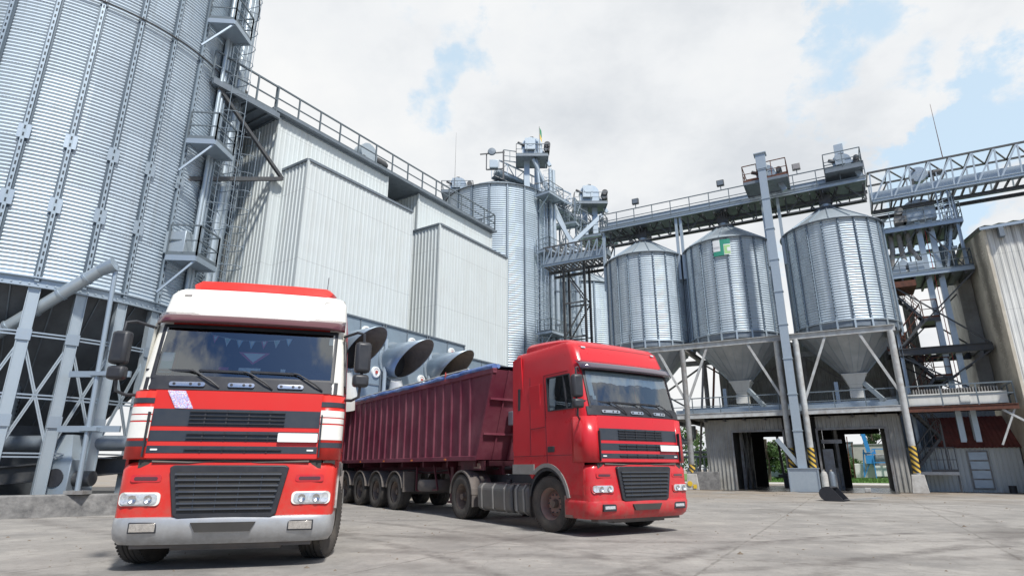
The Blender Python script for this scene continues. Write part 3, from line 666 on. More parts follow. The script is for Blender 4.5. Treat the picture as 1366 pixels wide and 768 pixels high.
    # corner deflectors
    for sx in (-1, 1):
        cd = P('corner_deflector', wrap(sx, 1.265, 2.08, .03, bulge=.004), red, sm=60)
        sol = cd.modifiers.new('thickness', 'SOLIDIFY'); sol.thickness = .03; sol.offset = -1
        if A:
            for (z0, z1, m) in ((1.93, 1.995, 'plastic_band'), (1.80, 1.885, 'white'), (1.72, 1.785, 'white'), (1.51, 1.70, 'white'), (1.41, 1.475, 'plastic_band')):
                s_ = P('stripe', wrap(sx, z0, z1, .034, bulge=.004), M[m], cd, sm=60)
        sh = MB(); z0, z1 = 1.34, 1.78   # slot beside the panel
        sh.box(min(sx*1.003, sx*1.02), max(sx*1.003, sx*1.02), -.04, .02, 1.29, 1.82); P('shadow_gap', sh, M['plastic'], cd)
    # dark gap and lower panel
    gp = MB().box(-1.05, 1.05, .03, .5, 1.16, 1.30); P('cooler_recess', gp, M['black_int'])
    pipe = MB().tube([(-.9, .01, 1.235), (-.5, .0, 1.225), (-.1, .01, 1.245), (.3, .0, 1.23), (.9, .01, 1.24)], .014, 6)
    P('cooler_pipes', pipe, M['fender'])
    lp = MB(); rings = []
    for z in (.60, .75, .95, 1.14, 1.20, 1.225):
        w = interp(HW, z)-(0 if z < 1.15 else (.03 if z < 1.21 else .08)); o = 0 if z < 1.15 else .02; row = [(-w, .72, z), (-w, .3, z)]
        for a in (0, 25, 50, 75): row.append((-(w-RC+RC*cos(rad(a))), interp(YF, z)+.07+RC-RC*sin(rad(a))+o, z))
        for x in (-.95, -.6, -.2, .2, .6, .95): row.append((x, front_y(x, z)+o, z))
        for a in (75, 50, 25, 0): row.append(((w-RC+RC*cos(rad(a))), interp(YF, z)+.07+RC-RC*sin(rad(a))+o, z))
        row += [(w, .3, z), (w, .72, z)]; rings.append(row)
    lp.loft(rings); P('lower_panel', lp, red, sm=35)
    for sx in (-1, 1):
        hp = MB()
        P('air_slot', lens(min(sx*.76, sx*1.10), max(sx*.76, sx*1.10), 1.0, 1.085, .0, .03, .006), M['redB'] if A else red)
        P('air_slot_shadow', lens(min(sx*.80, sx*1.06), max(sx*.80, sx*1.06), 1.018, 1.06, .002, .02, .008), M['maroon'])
        hl = P('headlight', lens(min(sx*.735, sx*1.195), max(sx*.735, sx*1.195), .735, .885, .0, .05, .018), M['white'] if A else red)
        P('headlight_glass', lens(min(sx*.765, sx*1.175), max(sx*.765, sx*1.175), .752, .868, .014, .045, .014), M['lamp'], hl)
        for x in (.86, 1.03):
            l = MB().lathe([(0, .02), (.03, .012), (.045, 0)], 16, 'y', (sx*x, front_y(x, .81, .045), .81)); P('reflector', l, M['chrome'], hl)
    # main lower grille: trapezoid frame with slats
    def gw(z): return lerp((z-.60)/(1.19-.60), .57, .68)
    gf = MB()
    for (za, zb, inset, off) in ((.59, 1.195, 0, .03),):
        pts = []
        zs = [za, za+.04, zb-.03, zb]
        for z in zs: w = gw(z)-(.05 if z in (za, zb) else 0); pts.append((-w, z))
        outline = pts+[(-x, z) for x, z in reversed(pts)]
        gf.prism([(x, z) for x, z in outline], 1, front_y(0, 1)-.035, front_y(0, 1)+.06)
    # reorder prism axes (x,y,z)
    lg = P('lower_grille', gf, M['plastic'], bevel=.012)
    sl_ = MB(); yy = front_y(0, 1)-.045
    rc_ = MB()
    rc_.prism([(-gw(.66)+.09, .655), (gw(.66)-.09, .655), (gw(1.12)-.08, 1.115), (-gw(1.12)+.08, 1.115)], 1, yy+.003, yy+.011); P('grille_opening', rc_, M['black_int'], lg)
    for k in range(7):
        z = .69+k*.066; w = gw(z)-.06; sl_.prism([(yy-.02, z-.006), (yy-.015, z+.012), (yy+.015, z+.02), (yy+.01, z-.004)], 0, -w, w)
    for x in (-.36, -.12, .12, .36): sl_.beam((x, yy+.002, .66), (x*1.05, yy+.002, 1.11), .012, .012)
    P('grille_slats', sl_, M['plastic_band'], lg)
    # bumper
    bm = MB(); rings = []
    tab = [(.30, .06, -.05), (.36, .0, -.01), (.45, -.035, 0), (.56, -.045, 0), (.60, -.03, -.005), (.615, .0, -.02)] 
    for (z, yo, wo) in tab:
        w = 1.25+wo; b = -.04+yo; row = [(-w, .76, z), (-w, .4, z)]
        r2 = .20
        for a in (0, 20, 40, 60, 80): row.append((-(w-r2+r2*cos(rad(a))), b+.07+r2-r2*sin(rad(a)), z))
        for x in (-.95, -.70, -.45, -.34, -.12, .12, .34, .45, .70, .95): row.append((x, b+.07*(x/w)**2+(0), z-(.0 if abs(x) > .5 or z > .5 else 0)))
        for a in (80, 60, 40, 20, 0): row.append(((w-r2+r2*cos(rad(a))), b+.07+r2-r2*sin(rad(a)), z))
        row += [(w, .4, z), (w, .76, z)]; rings.append(row)
    bm.loft(rings); bp = P('bumper', bm, M['silver'] if A else red, sm=40)
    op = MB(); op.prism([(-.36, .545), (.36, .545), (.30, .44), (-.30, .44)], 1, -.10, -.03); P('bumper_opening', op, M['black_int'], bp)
    for sx in (-1, 1):
        c = sx*.87; y0 = -.085+.07*.49
        f_ = MB().box(c-.15, c+.15, y0-.008, y0+.05, .435, .555); f1 = P('fog_lamp', f_, M['plastic'], bp, bevel=.006)
        f_ = MB().box(c-.135+(0 if A else .02), c+.135-(0 if A else .02), y0-.014, y0, .45+(0 if A else .02), .542-(0 if A else .02)); P('lamp_glass', f_, M['lamp_dim'] if A else M['lamp'], f1, bevel=.004)
    sk = MB().box(-1.02, 1.0, .10, .30, .255, .31).box(-.6, .65, .16, .35, .22, .26); P('underrun_bar', sk, M['fender'])
    # sides: wheel arch panel, trim, steps, door lines, handle
    for sx in (-1, 1):
        X = sx*1.243; m = MB(); pts = [(.20, 1.262), (.20, .70), (.64, .70)]
        for k in range(13): a = rad(lerp(k/12, 20, 140)); pts.append((1.33-cos(a)*.68, .52+sin(a)*.68))
        pts += [(1.95, 1.05), (2.55, 1.05), (2.55, 1.262)]
        # fan of quads between arch and top
        lo = pts[2:-1]
        xx0, xx1 = min(X, X-sx*.03), max(X, X-sx*.03)
        for (a, b) in zip(lo[:-1], lo[1:]):
            if abs(a[0]-b[0]) < 1e-4: continue
            m.prism([a, b, (b[0], 1.262), (a[0], 1.262)], 0, xx0, xx1)
        m.prism([(.20, 1.262), (.20, .70), (.64, .70), (.64, 1.262)], 0, xx0, xx1)
        P('wheel_arch_panel', m, red, sm=0)
        tr = arch(1.33, .66, .735, 10, 128, min(X-sx*.02, X+sx*.022), max(X-sx*.02, X+sx*.022), .52)
        tr.box(min(X-sx*.01, X+sx*.02), max(X-sx*.01, X+sx*.02), 1.76, 2.56, 1.045, 1.24)
        P('arch_trim', tr, M['grey_trim'] if not A else M['grey_trim'], sm=40)
        ln = arch(1.33, .60, .655, -10, 170, min(sx*.80, sx*1.235), max(sx*.80, sx*1.235), .52); P('wheel_housing', ln, M['plastic'], sm=40)
        mf = MB().box(min(sx*.92, sx*1.2), max(sx*.92, sx*1.2), 1.99, 2.02, .22, .85); P('mud_flap', mf, M['rubber'])
        sp = MB().box(min(sx*.9, sx*1.225), max(sx*.9, sx*1.225), .70, .80, .33, .68); sp.box(min(sx*1.19, sx*1.235), max(sx*1.19, sx*1.235), .56, .80, .30, .68); P('step_panel', sp, M['fender'] if A else M['rim_red'], bevel=.01)
        dl = MB(); f = lambda Y, z, o=.002: (sx*(interp(HW, z)+o), side_y(Y, z), z)
        for a, b in (((.36, 1.27), (.36, 2.24)), ((1.35, 1.27), (1.35, 2.98)), ((.36, 1.40), (2.55, 1.40)), ((1.35, 2.98), (.45, 2.98)), ((1.9, 1.42), (1.9, 3.0)), ((1.35, 1.95), (1.9, 1.93))):
            n = 4
            for k in range(n): dl.beam(f(lerp(k/n, a[0], b[0]), lerp(k/n, a[1], b[1])), f(lerp((k+1)/n, a[0], b[0]), lerp((k+1)/n, a[1], b[1])), .010, .008)
        P('door_seam', dl, M['maroon'])
        hb = MB().box(min(sx*1.24, sx*1.262), max(sx*1.24, sx*1.262), 1.06, 1.28, 1.46, 1.57); P('door_handle', hb, M['plastic'], bevel=.01)
        if not A:
            vt = MB().box(min(sx*1.225, sx*1.238), max(sx*1.225, sx*1.238), 2.30, 2.38, 2.34, 2.80); P('air_vent', vt, M['plastic'])
            pl = MB().box(min(sx*1.222, sx*1.232), max(sx*1.222, sx*1.232), 1.55, 1.95, 2.22, 2.82); P('side_locker', pl, red, bevel=.03)
        if not A and sx > 0: continue
        # mirrors
        q = MB().box(-.105, .105, -.075, .075, -.21, .21); mm = P('mirror', q, M['plastic'], bevel=.045); mm.location = (sx*1.47, .02, 2.60); mm.rotation_euler = (0, 0, sx*rad(12))
        q = MB().box(-.105, .105, -.07, .07, -.085, .085); mw = P('wide_mirror', q, M['plastic'], bevel=.04); mw.location = (sx*1.46, .02, 2.285); mw.rotation_euler = (0, 0, sx*rad(12))
        arm = MB().tube([(sx*1.20, .30, 2.93), (sx*1.38, .10, 2.96), (sx*1.47, .04, 2.93), (sx*1.48, .03, 2.78)], .02, 8).tube([(sx*1.21, .28, 2.05), (sx*1.36, .12, 2.03), (sx*1.45, .05, 2.07), (sx*1.46, .03, 2.2)], .02, 8).tube([(sx*1.47, .04, 2.35), (sx*1.475, .04, 2.44)], .02, 8)
        P('mirror_arm', arm, M['plastic'])
    # visor
    v = MB(); n = 24
    for k in range(n+1):
        x = lerp(k/n, -1.2, 1.2); e = (abs(x)/1.2)**6
        ends = .0 if A else 0
        for (z, o) in ((2.985, .13-.05*e), (3.02, .165-.06*e), (3.10, .15-.06*e), (3.175 if not (A and abs(x) < .8) else 3.15, .02)):
            v.v.append((x, front_y(x*.97, z, o), z))
    for k in range(n):
        for j in range(3): a = k*4+j; v.f.append((a, a+4, a+5, a+1))
    if not A:
        for i, p in enumerate(v.v): v.v[i] = (p[0]*1.0, p[1]-.03, p[2]-.02)
    vs = P('sun_visor', v, M['maroon'] if A else M['smoke'], sm=50); sol = vs.modifiers.new('thickness', 'SOLIDIFY'); sol.thickness = .012
    # roof fascia and lamps
    if A: P('roof_fascia', patch(-1.03, 1.03, 3.10, 3.57, .004, 24, 10, .009), M['white'], sm=60)
    for x in (-.93, .93): P('marker_lamp', lens(x-.05, x+.05, 3.43, 3.465, .014, .015, .008), M['lamp_dim'] if A else M['lamp'])
    if A:
        for sx in (-1, 1):
            P('fascia_corner', wrap(sx, 2.99, 3.565, .012, 1.0, .8, nz=12), M['white'], sm=60); P('pillar_trim', wrap(sx, 2.10, 2.99, .007, 1.12, .36, nz=8), M['white'], sm=60)
    for z in (3.06, 3.46):
        P('roof_seam', patch(-1.02, 1.02, z, z+.008, .003, 20, 1), M['maroon'], sm=0)
    # roof deflector
    rd = MB(); rings = []
    rf = [(.72, .92, .03), (.80, .96, .17), (1.1, .99, .25), (1.8, 1.02, .30), (2.35, 1.04, .31), (2.42, 1.03, .10)] if A else [(.80, .93, .02), (.95, .96, .09), (1.25, 1.0, .14), (1.8, 1.04, .18), (2.25, 1.06, .20), (2.32, 1.05, .10)]
    for (y, w, hh) in rf:
        w2 = w-.0; row = [(-w2, y, 3.56), (-w2, y, 3.60+hh*.55), (-w2+.10, y, 3.60+hh*.92), (-.4, y, 3.60+hh), (.4, y, 3.60+hh), (w2-.10, y, 3.60+hh*.92), (w2, y, 3.60+hh*.55), (w2, y, 3.56)]; rings.append(row)
    rd.loft(rings); P('roof_deflector', rd, red, sm=40, bevel=.015)
    for sx in (() if A else (-1, 1)): P('side_deflector', MB().prism([(2.1, 1.5), (2.62, 1.5), (2.62, 3.45), (2.30, 3.5)], 0, min(sx*1.19, sx*1.215), max(sx*1.19, sx*1.215)), red)
    an = MB().tube([(.85, 1.0, 3.6), (.86, 1.05, 4.02)], .006, 5); P('antenna', an, M['plastic'])
    # chassis
    ch = MB().box(-.42, -.34, .5, 5.3, .78, 1.02).box(.34, .42, .5, 5.3, .78, 1.02).box(-.34, .34, 4.9, 5.0, .8, 1.0).box(-.34, .34, 2.8, 2.9, .8, 1.0).box(-1.0, 1.0, .9, 1.75, .95, 1.22).box(-.6, .6, 1.8, 2.5, .75, 1.25)
    P('chassis', ch, M['steel_dark'])
    ax = MB().cyl((-.95, 1.33, .51), (.95, 1.33, .51), .07).cyl((-.8, 4.95, .51), (.8, 4.95, .51), .11); P('axle', ax, M['fender'])
    fw = MB().lathe([(0, 0), (.5, 0), (.52, .04), (.4, .08), (0, .08)], 20, 'z', (0, 4.6, 1.14)); P('fifth_wheel', fw, M['steel_dark'])
    wd = 5.0 if not A else 5.0
    for sx in (-1, 1):
        make_wheel(T, sx*1.06, fy, steer, sx, rimm='rim_red' if not A else 'rim', r=wr)
        make_wheel(T, sx*1.08, wd, 0, sx, dual=True); 
        w2 = make_wheel(T, sx*.76, wd, 0, sx, dual=True, name='inner_wheel')
        fd = arch(wd, .56, .60, 5, 175, min(sx*.66, sx*1.24), max(sx*.66, sx*1.24), .52); fd.box(min(sx*.66, sx*1.23), max(sx*.66, sx*1.23), wd-.605, wd-.565, .30, .56); P('rear_mudguard', fd, M['fender'], sm=40)
        # fuel tank and battery box
        tk = MB(); prof = [(sx*.62, .28), (sx*1.10, .25), (sx*1.20, .32), (sx*1.22, .74), (sx*1.14, .84), (sx*.62, .85)]
        tk.prism([(x, z) for x, z in prof], 1, 2.72, 4.2); k_ = P('fuel_tank', tk, M['tank'], sm=0, bevel=.05)
        st_ = MB()
        for y in (2.95, 3.45, 3.95): st_.prism([(x*1.012, z*1.012-.006) for x, z in prof], 1, y, y+.045)
        P('tank_strap', st_, M['grey_trim'], k_); P('filler_cap', MB().cyl((sx*1.0, 3.1, .84), (sx*1.0, 3.1, .93), .06), M['plastic'], k_)
        ai = MB().prism([(x*.985, z*1.0) for x, z in prof], 1, 2.08, 2.66); b_ = P('battery_box', ai, M['tank'], bevel=.05)
        st_ = MB()
        for y in (2.2, 2.48): st_.prism([(x*1.0, z*1.015-.008) for x, z in prof], 1, y, y+.06)
        P('box_strap', st_, M['grey_trim'], b_)
    ex = MB().tube([(.3, 2.75, 1.0), (.2, 2.75, 1.6), (.2, 2.75, 2.3)], .05, 8); P('air_intake', ex, M['plastic'])
    # things inside the windscreen
    if A:
        bn = MB(); bb = MB(); pk = 0
        xs = [-.46+.155*k for k in range(7)] 
        def inp(x, z, o=-.035): return (x, front_y(x, z, o), z)
        zc = lambda x: 2.80+.28*(x-.0)**2*1.0
        cs = MB().tube([inp(x, zc(x)) for x in [(-.52+.1*k) for k in range(11)]], .003, 4); cord = P('bunting_cord', cs, M['paper'])
        for k, x in enumerate(xs):
            w = .042; z = zc(x); m_ = MB().poly([inp(x-w, z), inp(x+w, z), inp(x, z-.115)]); P('pennant', m_, M['pink'] if k in (0, 4) else (M['lightblue'] if k in (2, 3, 6) else M['paper']), cord, sm=0, fix=False)
            P('pennant_border', MB().poly([inp(x-w*.6, z-.008, -.032), inp(x+w*.6, z-.008, -.032), inp(x, z-.08, -.032)]), M['paper'] if k not in (1, 5) else M['mint'], cord, sm=0)
        pb = P('pink_pennant', MB().poly([inp(-.14, 2.64), inp(.26, 2.64), inp(.17, 2.56), inp(.06, 2.47), inp(-.05, 2.56)]), M['pink'], sm=0)
        P('pennant_picture', MB().poly([inp(-.08, 2.625, -.03), inp(.20, 2.625, -.03), inp(.06, 2.50, -.03)]), M['paper'], pb, sm=0)
        P('windscreen_sticker', patch(-1.05, -.90, 2.33, 2.60, -.02, 3, 3), M['mint'], sm=0); P('windscreen_sticker', patch(-1.04, -.91, 2.48, 2.59, -.017, 3, 3), M['paper'], sm=0)
        P('windscreen_card', patch(-.10, .17, 2.34, 2.42, -.02, 3, 2), M['paper'], sm=0); P('windscreen_card', patch(-.34, -.22, 2.36, 2.42, -.02, 3, 2), M['pink'], sm=0)
        P('windscreen_card', patch(.42, .48, 2.36, 2.42, -.02, 3, 2), M['paper'], sm=0); P('toll_tag', patch(1.0, 1.07, 2.80, 2.90, -.02, 3, 2), M['paper'], sm=0)
        # embroidered ribbon on the bonnet
        rb = MB(); n = 26
        for k in range(n+1):
            z = lerp(k/n, 2.09, 1.872); x = lerp(k/n, -.76, -.64); j = .012*(k % 2); 
            rb.v += [(x-.095-j, front_y(x, z, .034), z), (x+.095+j, front_y(x, z, .034), z)]
        for k in range(n): rb.f.append((2*k, 2*k+1, 2*k+3, 2*k+2))
        P('ribbon', rb, M['ribbon'], sm=0)
    else:
        cu = MB(); n = 60
        for k in range(n+1):
            x = lerp(k/n, -1.06, 1.06); o = -.05-.01*sin(k*1.9); zb = 2.71+.02*abs(sin(k*.47))+.018*sin(x*7); o += .037; cu.v += [(x, front_y(x, 2.95, o), 2.95), (x, front_y(x, zb, o), zb)]
        for k in range(n): cu.f.append((2*k, 2*k+2, 2*k+3, 2*k+1))
        P('lace_curtain', cu, M['curtain'], sm=40, fix=False)
        P('windscreen_sticker', patch(-1.04, -.93, 2.47, 2.72, -.02, 3, 3), M['paper'], sm=0)
        P('windscreen_card', patch(-.98, -.90, 2.40, 2.47, -.02, 3, 3), M['paper'], sm=0)
    return T
def wv(deg): return (cos(rad(deg)), sin(rad(deg)))
T1 = make_truck('A', 'red truck cab with white roof fascia, silver bumper and bunting in its windscreen', (-3.46, 7.64, 0), rad(14), -14, .95, .54)
T2 = make_truck('B', 'all red truck cab with lace windscreen curtain, coupled to the burgundy trailer', (2.44, 11.61, 0), rad(32), 8)

# ------------------------------------------------------------------ trailer (local x across, y rearwards from the truck front axle line, z up)
def make_trailer():
    a = rad(34.5); P0 = Vector((.81, 12.2, 0)); wx, wy = cos(a), sin(a)
    o = P0+Vector((wx, wy, 0))*1.25
    T = thing('semi_trailer', 'long burgundy tipping trailer with blue tarpaulin edge behind the all red cab', 'trailer', o, a)
    P = lambda name, mb, m, par=T, **k: link(name, mb, m, par, **k)
    F0, F1, RE = 2.95, 2.22, 13.35; Z0, Z1 = 1.36, 3.42; W_ = 1.25
    def zt(y): return Z1+0.0
    b = MB()
    # side walls
    for sx in (-1, 1):
        x0, x1 = min(sx*1.17, sx*1.215), max(sx*1.17, sx*1.215)
        b.prism([(F0, Z0), (RE, Z0), (RE, Z1), (F1, Z1)], 0, x0, x1)
    b.box(-1.17, 1.17, F0+.02, RE, Z0, Z0+.05)
    b.box(-1.17, 1.17, RE-.05, RE, Z0+.05, Z1)
    b.prism([(F0, Z0), (F0+.05, Z0), (F1+.05, Z1), (F1, Z1)], 0, -1.17, 1.17)
    body = P('tipper_body', b, M['purple'], sm=0)
    n = 22
    for sx in (-1, 1):
        for k in range(n):
            y = 3.32+k*(RE-3.45)/(n-1); x0, x1 = min(sx*1.215, sx*1.25), max(sx*1.215, sx*1.25)
            rbb = MB(); i = 0; rbb.prism([(sx*1.215, y-.055), (sx*1.25, y-.03), (sx*1.25, y+.03), (sx*1.215, y+.055)], 2, Z0+.09, Z1-.09); P('side_rib', rbb, M['purple'], sm=0)
        rl = MB().box(min(sx*1.20, sx*1.262), max(sx*1.20, sx*1.262), F0-.02, RE, Z0-.02, Z0+.09); P('bottom_rail', rl, M['purple'], bevel=.01)
        rl = MB().box(min(sx*1.15, sx*1.262), max(sx*1.15, sx*1.262), F1-.02, RE, Z1-.09, Z1+.03); P('top_rail', rl, M['purple'], bevel=.01)
        eg = MB().prism([(F0-.03, Z0), (F0+.05, Z0), (F1+.05, Z1), (F1-.03, Z1)], 0, min(sx*1.17, sx*1.258), max(sx*1.17, sx*1.258)); P('corner_post', eg, M['purple'])
    fr = MB()
    for z in (1.95, 2.75):
        y = lerp((z-Z0)/(Z1-Z0), F0, F1)-.03; fr.beam((-1.2, y, z), (1.2, y, z), .05, .05)
    for x in (-.8, -.35, .35, .8): fr.beam((x, F0-.02, Z0), (x, F1-.02, Z1), .04, .03)
    P('front_stiffener', fr, M['purple'])
    bx = MB().box(-.62, -.38, 2.30, 2.52, 2.15, 2.48); lk = P('work_lamp', bx, M['galv'], bevel=.02); P('lamp_face', MB().cyl((-.5, 2.31, 2.33), (-.5, 2.285, 2.33), .05, n=10), M['plastic'], lk)
    # tarpaulin: rolled along the near top rail and a loose sheet over the top
    for (x, r, m) in ((-1.20, .075, 'tarp'), (-1.07, .055, 'tarp')):
        rr = random.Random(int(r*1000)); pts = [(x+rr.uniform(-.02, .02), F1+.02+k*.28, Z1+.06+rr.uniform(-.015, .03)) for k in range(40)]; P('tarpaulin_roll', MB().tube(pts, r, 8), M[m], sm=60)
    sheet = MB(); nu, nv = 60, 12; rr = random.Random(5)
    for j in range(nv+1):
        for i in range(nu+1):
            x = lerp(j/nv, -1.2, 1.2); y = lerp(i/nu, F1+.1, RE-.05); z = Z1+.05+.10*math.cos(x*1.25)+.02*sin(y*5+x*3)+rr.uniform(-.012, .012); sheet.v.append((x, y, z))
    for j in range(nv):
        for i in range(nu): q = j*(nu+1)+i; sheet.f.append((q, q+1, q+nu+2, q+nu+1))
    P('tarpaulin', sheet, M['tarp'], sm=60)
    pole = MB().tube([(-1.22, F1+1.2, Z1+.16), (-1.22, RE-2, Z1+.15)], .022, 6); P('tarpaulin_pole', pole, M['steel_pale'])
    hk = MB().tube([(-1.25, 4.6, Z1-.02), (-1.25, 4.6, Z1+.22)], .018, 6).beam((-1.25, 4.55, Z1+.12), (-1.25, 4.65, Z1+.12), .02); P('tarpaulin_hook', hk, M['redpaint'])
    # chassis
    c = MB()
    for sx in (-1, 1): c.box(min(sx*.45, sx*.53), max(sx*.45, sx*.53), 2.9, RE-.4, 1.02, 1.33)
    for y in (3.2, 4.6, 6, 7.4, 9, 10.5, 12, 12.9): c.box(-1.1, 1.1, y, y+.08, 1.2, 1.34)
    c.box(-.9, .9, 2.9, 4.4, 1.22, 1.34)
    P('chassis', c, M['purple_d'])
    tr = MB().box(-1.05, -1.0, 2.9, 4.0, 1.12, 1.34); P('side_marker_board', tr, M['purple_d'])
    mk = MB().box(-1.066, -1.052, 3.05, 3.35, 1.16, 1.28); P('marker_plate', mk, M['rim_red'])
    for sx in (-1, 1):
        lg_ = MB().box(min(sx*.72, sx*.84), max(sx*.72, sx*.84), 4.75, 4.9, .35, 1.3).box(min(sx*.68, sx*.88), max(sx*.68, sx*.88), 4.7, 4.95, .30, .35).beam((sx*.78, 4.9, .75), (sx*.6, 5.5, 1.25), .05); P('landing_leg', lg_, M['purple_d'])
    gd = MB()
    for (y0, y1) in ((4.95, 6.6),):
        for z in (.62, .92): gd.box(-1.22, -1.19, y0+.9, y1, z, z+.07)
    sp = MB().lathe([(.2, -.1), (.30, -.14), (.46, -.15), (.50, -.08), (.50, .08), (.46, .15), (.30, .14), (.2, .1)], 30, 'z', (-.72, 5.95, .72)); P('spare_tyre', sp, M['fender'], sm=40)
    hold = MB().beam((-1.0, 5.3, .62), (-1.0, 5.55, 1.25), .04).beam((-1.0, 5.3, .62), (-1.0, 6.5, .56), .04).beam((-1.05, 6.5, .56), (-1.05, 6.5, 1.2), .04); P('spare_carrier', hold, M['purple_d'])
    ax = MB()
    for y in (7.65, 9.08, 10.5, 11.93):
        ax.cyl((-1, y, .50), (1, y, .50), .08); ax.box(-.55, -.42, y-.12, y+.12, .5, 1.05).box(.42, .55, y-.12, y+.12, .5, 1.05)
        for sx in (-1, 1):
            make_wheel(T, sx*1.06, y, 0, sx, r=.50, w=.34, name='trailer_wheel')
            fd = arch(y, .57, .60, 12, 168, min(sx*.86, sx*1.25), max(sx*.86, sx*1.25), .50)
            P('mudguard', fd, M['fender'], sm=40)
        if y < 8: fl_ = MB().box(-1.24, -.88, y-.66, y-.62, .52, 1.08); P('mud_flap', fl_, M['fender'])
    P('axle', ax, M['fender'])
    air = MB().tube([(-.6, 5, 1.15), (-.7, 6.5, 1.05), (-.6, 8, 1.12), (-.7, 9.6, 1.05), (-.6, 11, 1.12)], .018, 5); P('air_hose', air, M['plastic'])
    for k in range(5): P('side_lamp', MB().box(-1.275, -1.262, 4.4+k*2, 4.5+k*2, Z0-.0, Z0+.04), M['orange'])
    tl = MB().box(-1.1, 1.1, RE-.05, RE+.05, .75, .9); P('rear_bar', tl, M['purple_d'])
make_trailer()

# ================================================================== SILOS
def corr_profile(R0, z0, z1, pitch, amp):
    pr = []; k = int((z1-z0)/pitch); 
    for j in range(k*4+1):
        z = z0+j*pitch/4; pr.append((R0+amp*sin(j*pi/2), z))
    pr.append((R0, z1)); return pr
def splice(R0, z, a): 
    c, s_ = cos(rad(a)), sin(rad(a)); m = MB(); m.box(R0+.075, R0+.10, -.15, .15, z-.22, z+.22)
    m.v = [(x*c-y*s_, x*s_+y*c, zz) for x, y, zz in m.v]; return m
def rot(m, a):
    c, s_ = cos(rad(a)), sin(rad(a)); m.v = [(x*c-y*s_, x*s_+y*c, z) for x, y, z in m.v]; return m
def silo_parts(T, R0, z0, z1, rise, pitch, amp, ribs, seg, matn, ribw=.13, rings=(), skirt=True, roofribs=20, cap_r=.45, rmat='galv'):
    link('silo_wall', MB().lathe(corr_profile(R0, z0, z1, pitch, amp), seg), M[matn], T, sm=60)
    rib = MB(); rib.box(R0+amp, R0+amp+.02, -ribw/2, -ribw/4, z0-.12, z1).box(R0+amp, R0+amp+.02, ribw/4, ribw/2, z0-.12, z1).box(R0+amp, R0+amp+.085, -ribw/4, ribw/4, z0-.12, z1)
    o0 = None
    for a in ribs:
        if o0 is None: o = o0 = link('stiffener', rib, M['rib'], T, sm=0)
        else: o = o0.copy(); COL.objects.link(o)
        o.rotation_euler = (0, 0, rad(a))
    for z in rings:
        pts = [((R0+amp+.11)*cos(2*pi*k/72), (R0+amp+.11)*sin(2*pi*k/72), z) for k in range(72)]; link('wind_ring', MB().tube(pts, .03, 6, True), M['steel_dark'], T)
    rf = link('roof', MB().lathe([(R0+.16, z1-.06), (R0+.10, z1), (cap_r, z1+rise), (cap_r, z1+rise+.2), (0, z1+rise+.28)], 40), M['galv_light'], T, sm=20)
    rr_ = MB()
    for k in range(roofribs):
        a = 2*pi*k/roofribs; rr_.beam(((R0+.1)*cos(a), (R0+.1)*sin(a), z1+.04), (cap_r*cos(a), cap_r*sin(a), z1+rise+.04), .05, .06)
    link('roof_seams', rr_, M[rmat], rf, sm=0)
    link('eave_ring', MB().tube([((R0+.14)*cos(2*pi*k/60), (R0+.14)*sin(2*pi*k/60), z1-.04) for k in range(60)], .045, 6, True), M['galv_dark'], rf)
def ladder(T, base, out, z0, z1, w=.45, cage=True, m='galv', step=.3):
    """vertical caged ladder; base = plan point, out = outward unit vector"""
    b = Vector((*base, 0)); o = Vector((*out, 0)); t = Vector((-o.y, o.x, 0)); l = MB()
    for s_ in (-1, 1): l.beam(b+t*s_*w/2+Vector((0, 0, z0)), b+t*s_*w/2+Vector((0, 0, z1)), .05)
    z = z0+.2
    while z < z1: l.beam(b-t*w/2+Vector((0, 0, z)), b+t*w/2+Vector((0, 0, z)), .028); z += step
    L = link('ladder', l, M[m], T, sm=0)
    if cage:
        c = MB(); z = z0+2.0; 
        hoop = lambda z: [b+t*(.36*cos(pi*k/8))+o*(.72*sin(pi*k/8))+Vector((0, 0, z)) for k in range(9)]
        while z < z1+.9: c.tube(hoop(z), .018, 4); z += .75
        for k in (1, 4, 7): p = hoop(0)[k]; c.beam(p+Vector((0, 0, z0+2)), p+Vector((0, 0, z1+.9)), .03, .01)
        link('safety_cage', c, M[m], L, sm=0)
    return L
def platform(T, pts, z, rail_idx, name='platform', m='galv', th=.10, brackets=(), h=1.05, rm='rail'):
    """grated platform: outline pts, rails along the listed edges"""
    p = MB(); p.prism(pts, 2, z-th, z); n = len(pts)
    for i in range(n): a, b = pts[i], pts[(i+1) % n]; p.beam((*a, z-.09), (*b, z-.09), .06, .18)
    for a, b in brackets: p.beam(a, b, .06)
    P = link(name, p, M[m], T, sm=0); r = MB()
    for i in rail_idx: r.rail([(*pts[i], z), (*pts[(i+1) % n], z)], h, .9, .022)
    if rail_idx: link('railing', r, M[rm], P, sm=0)
    return P

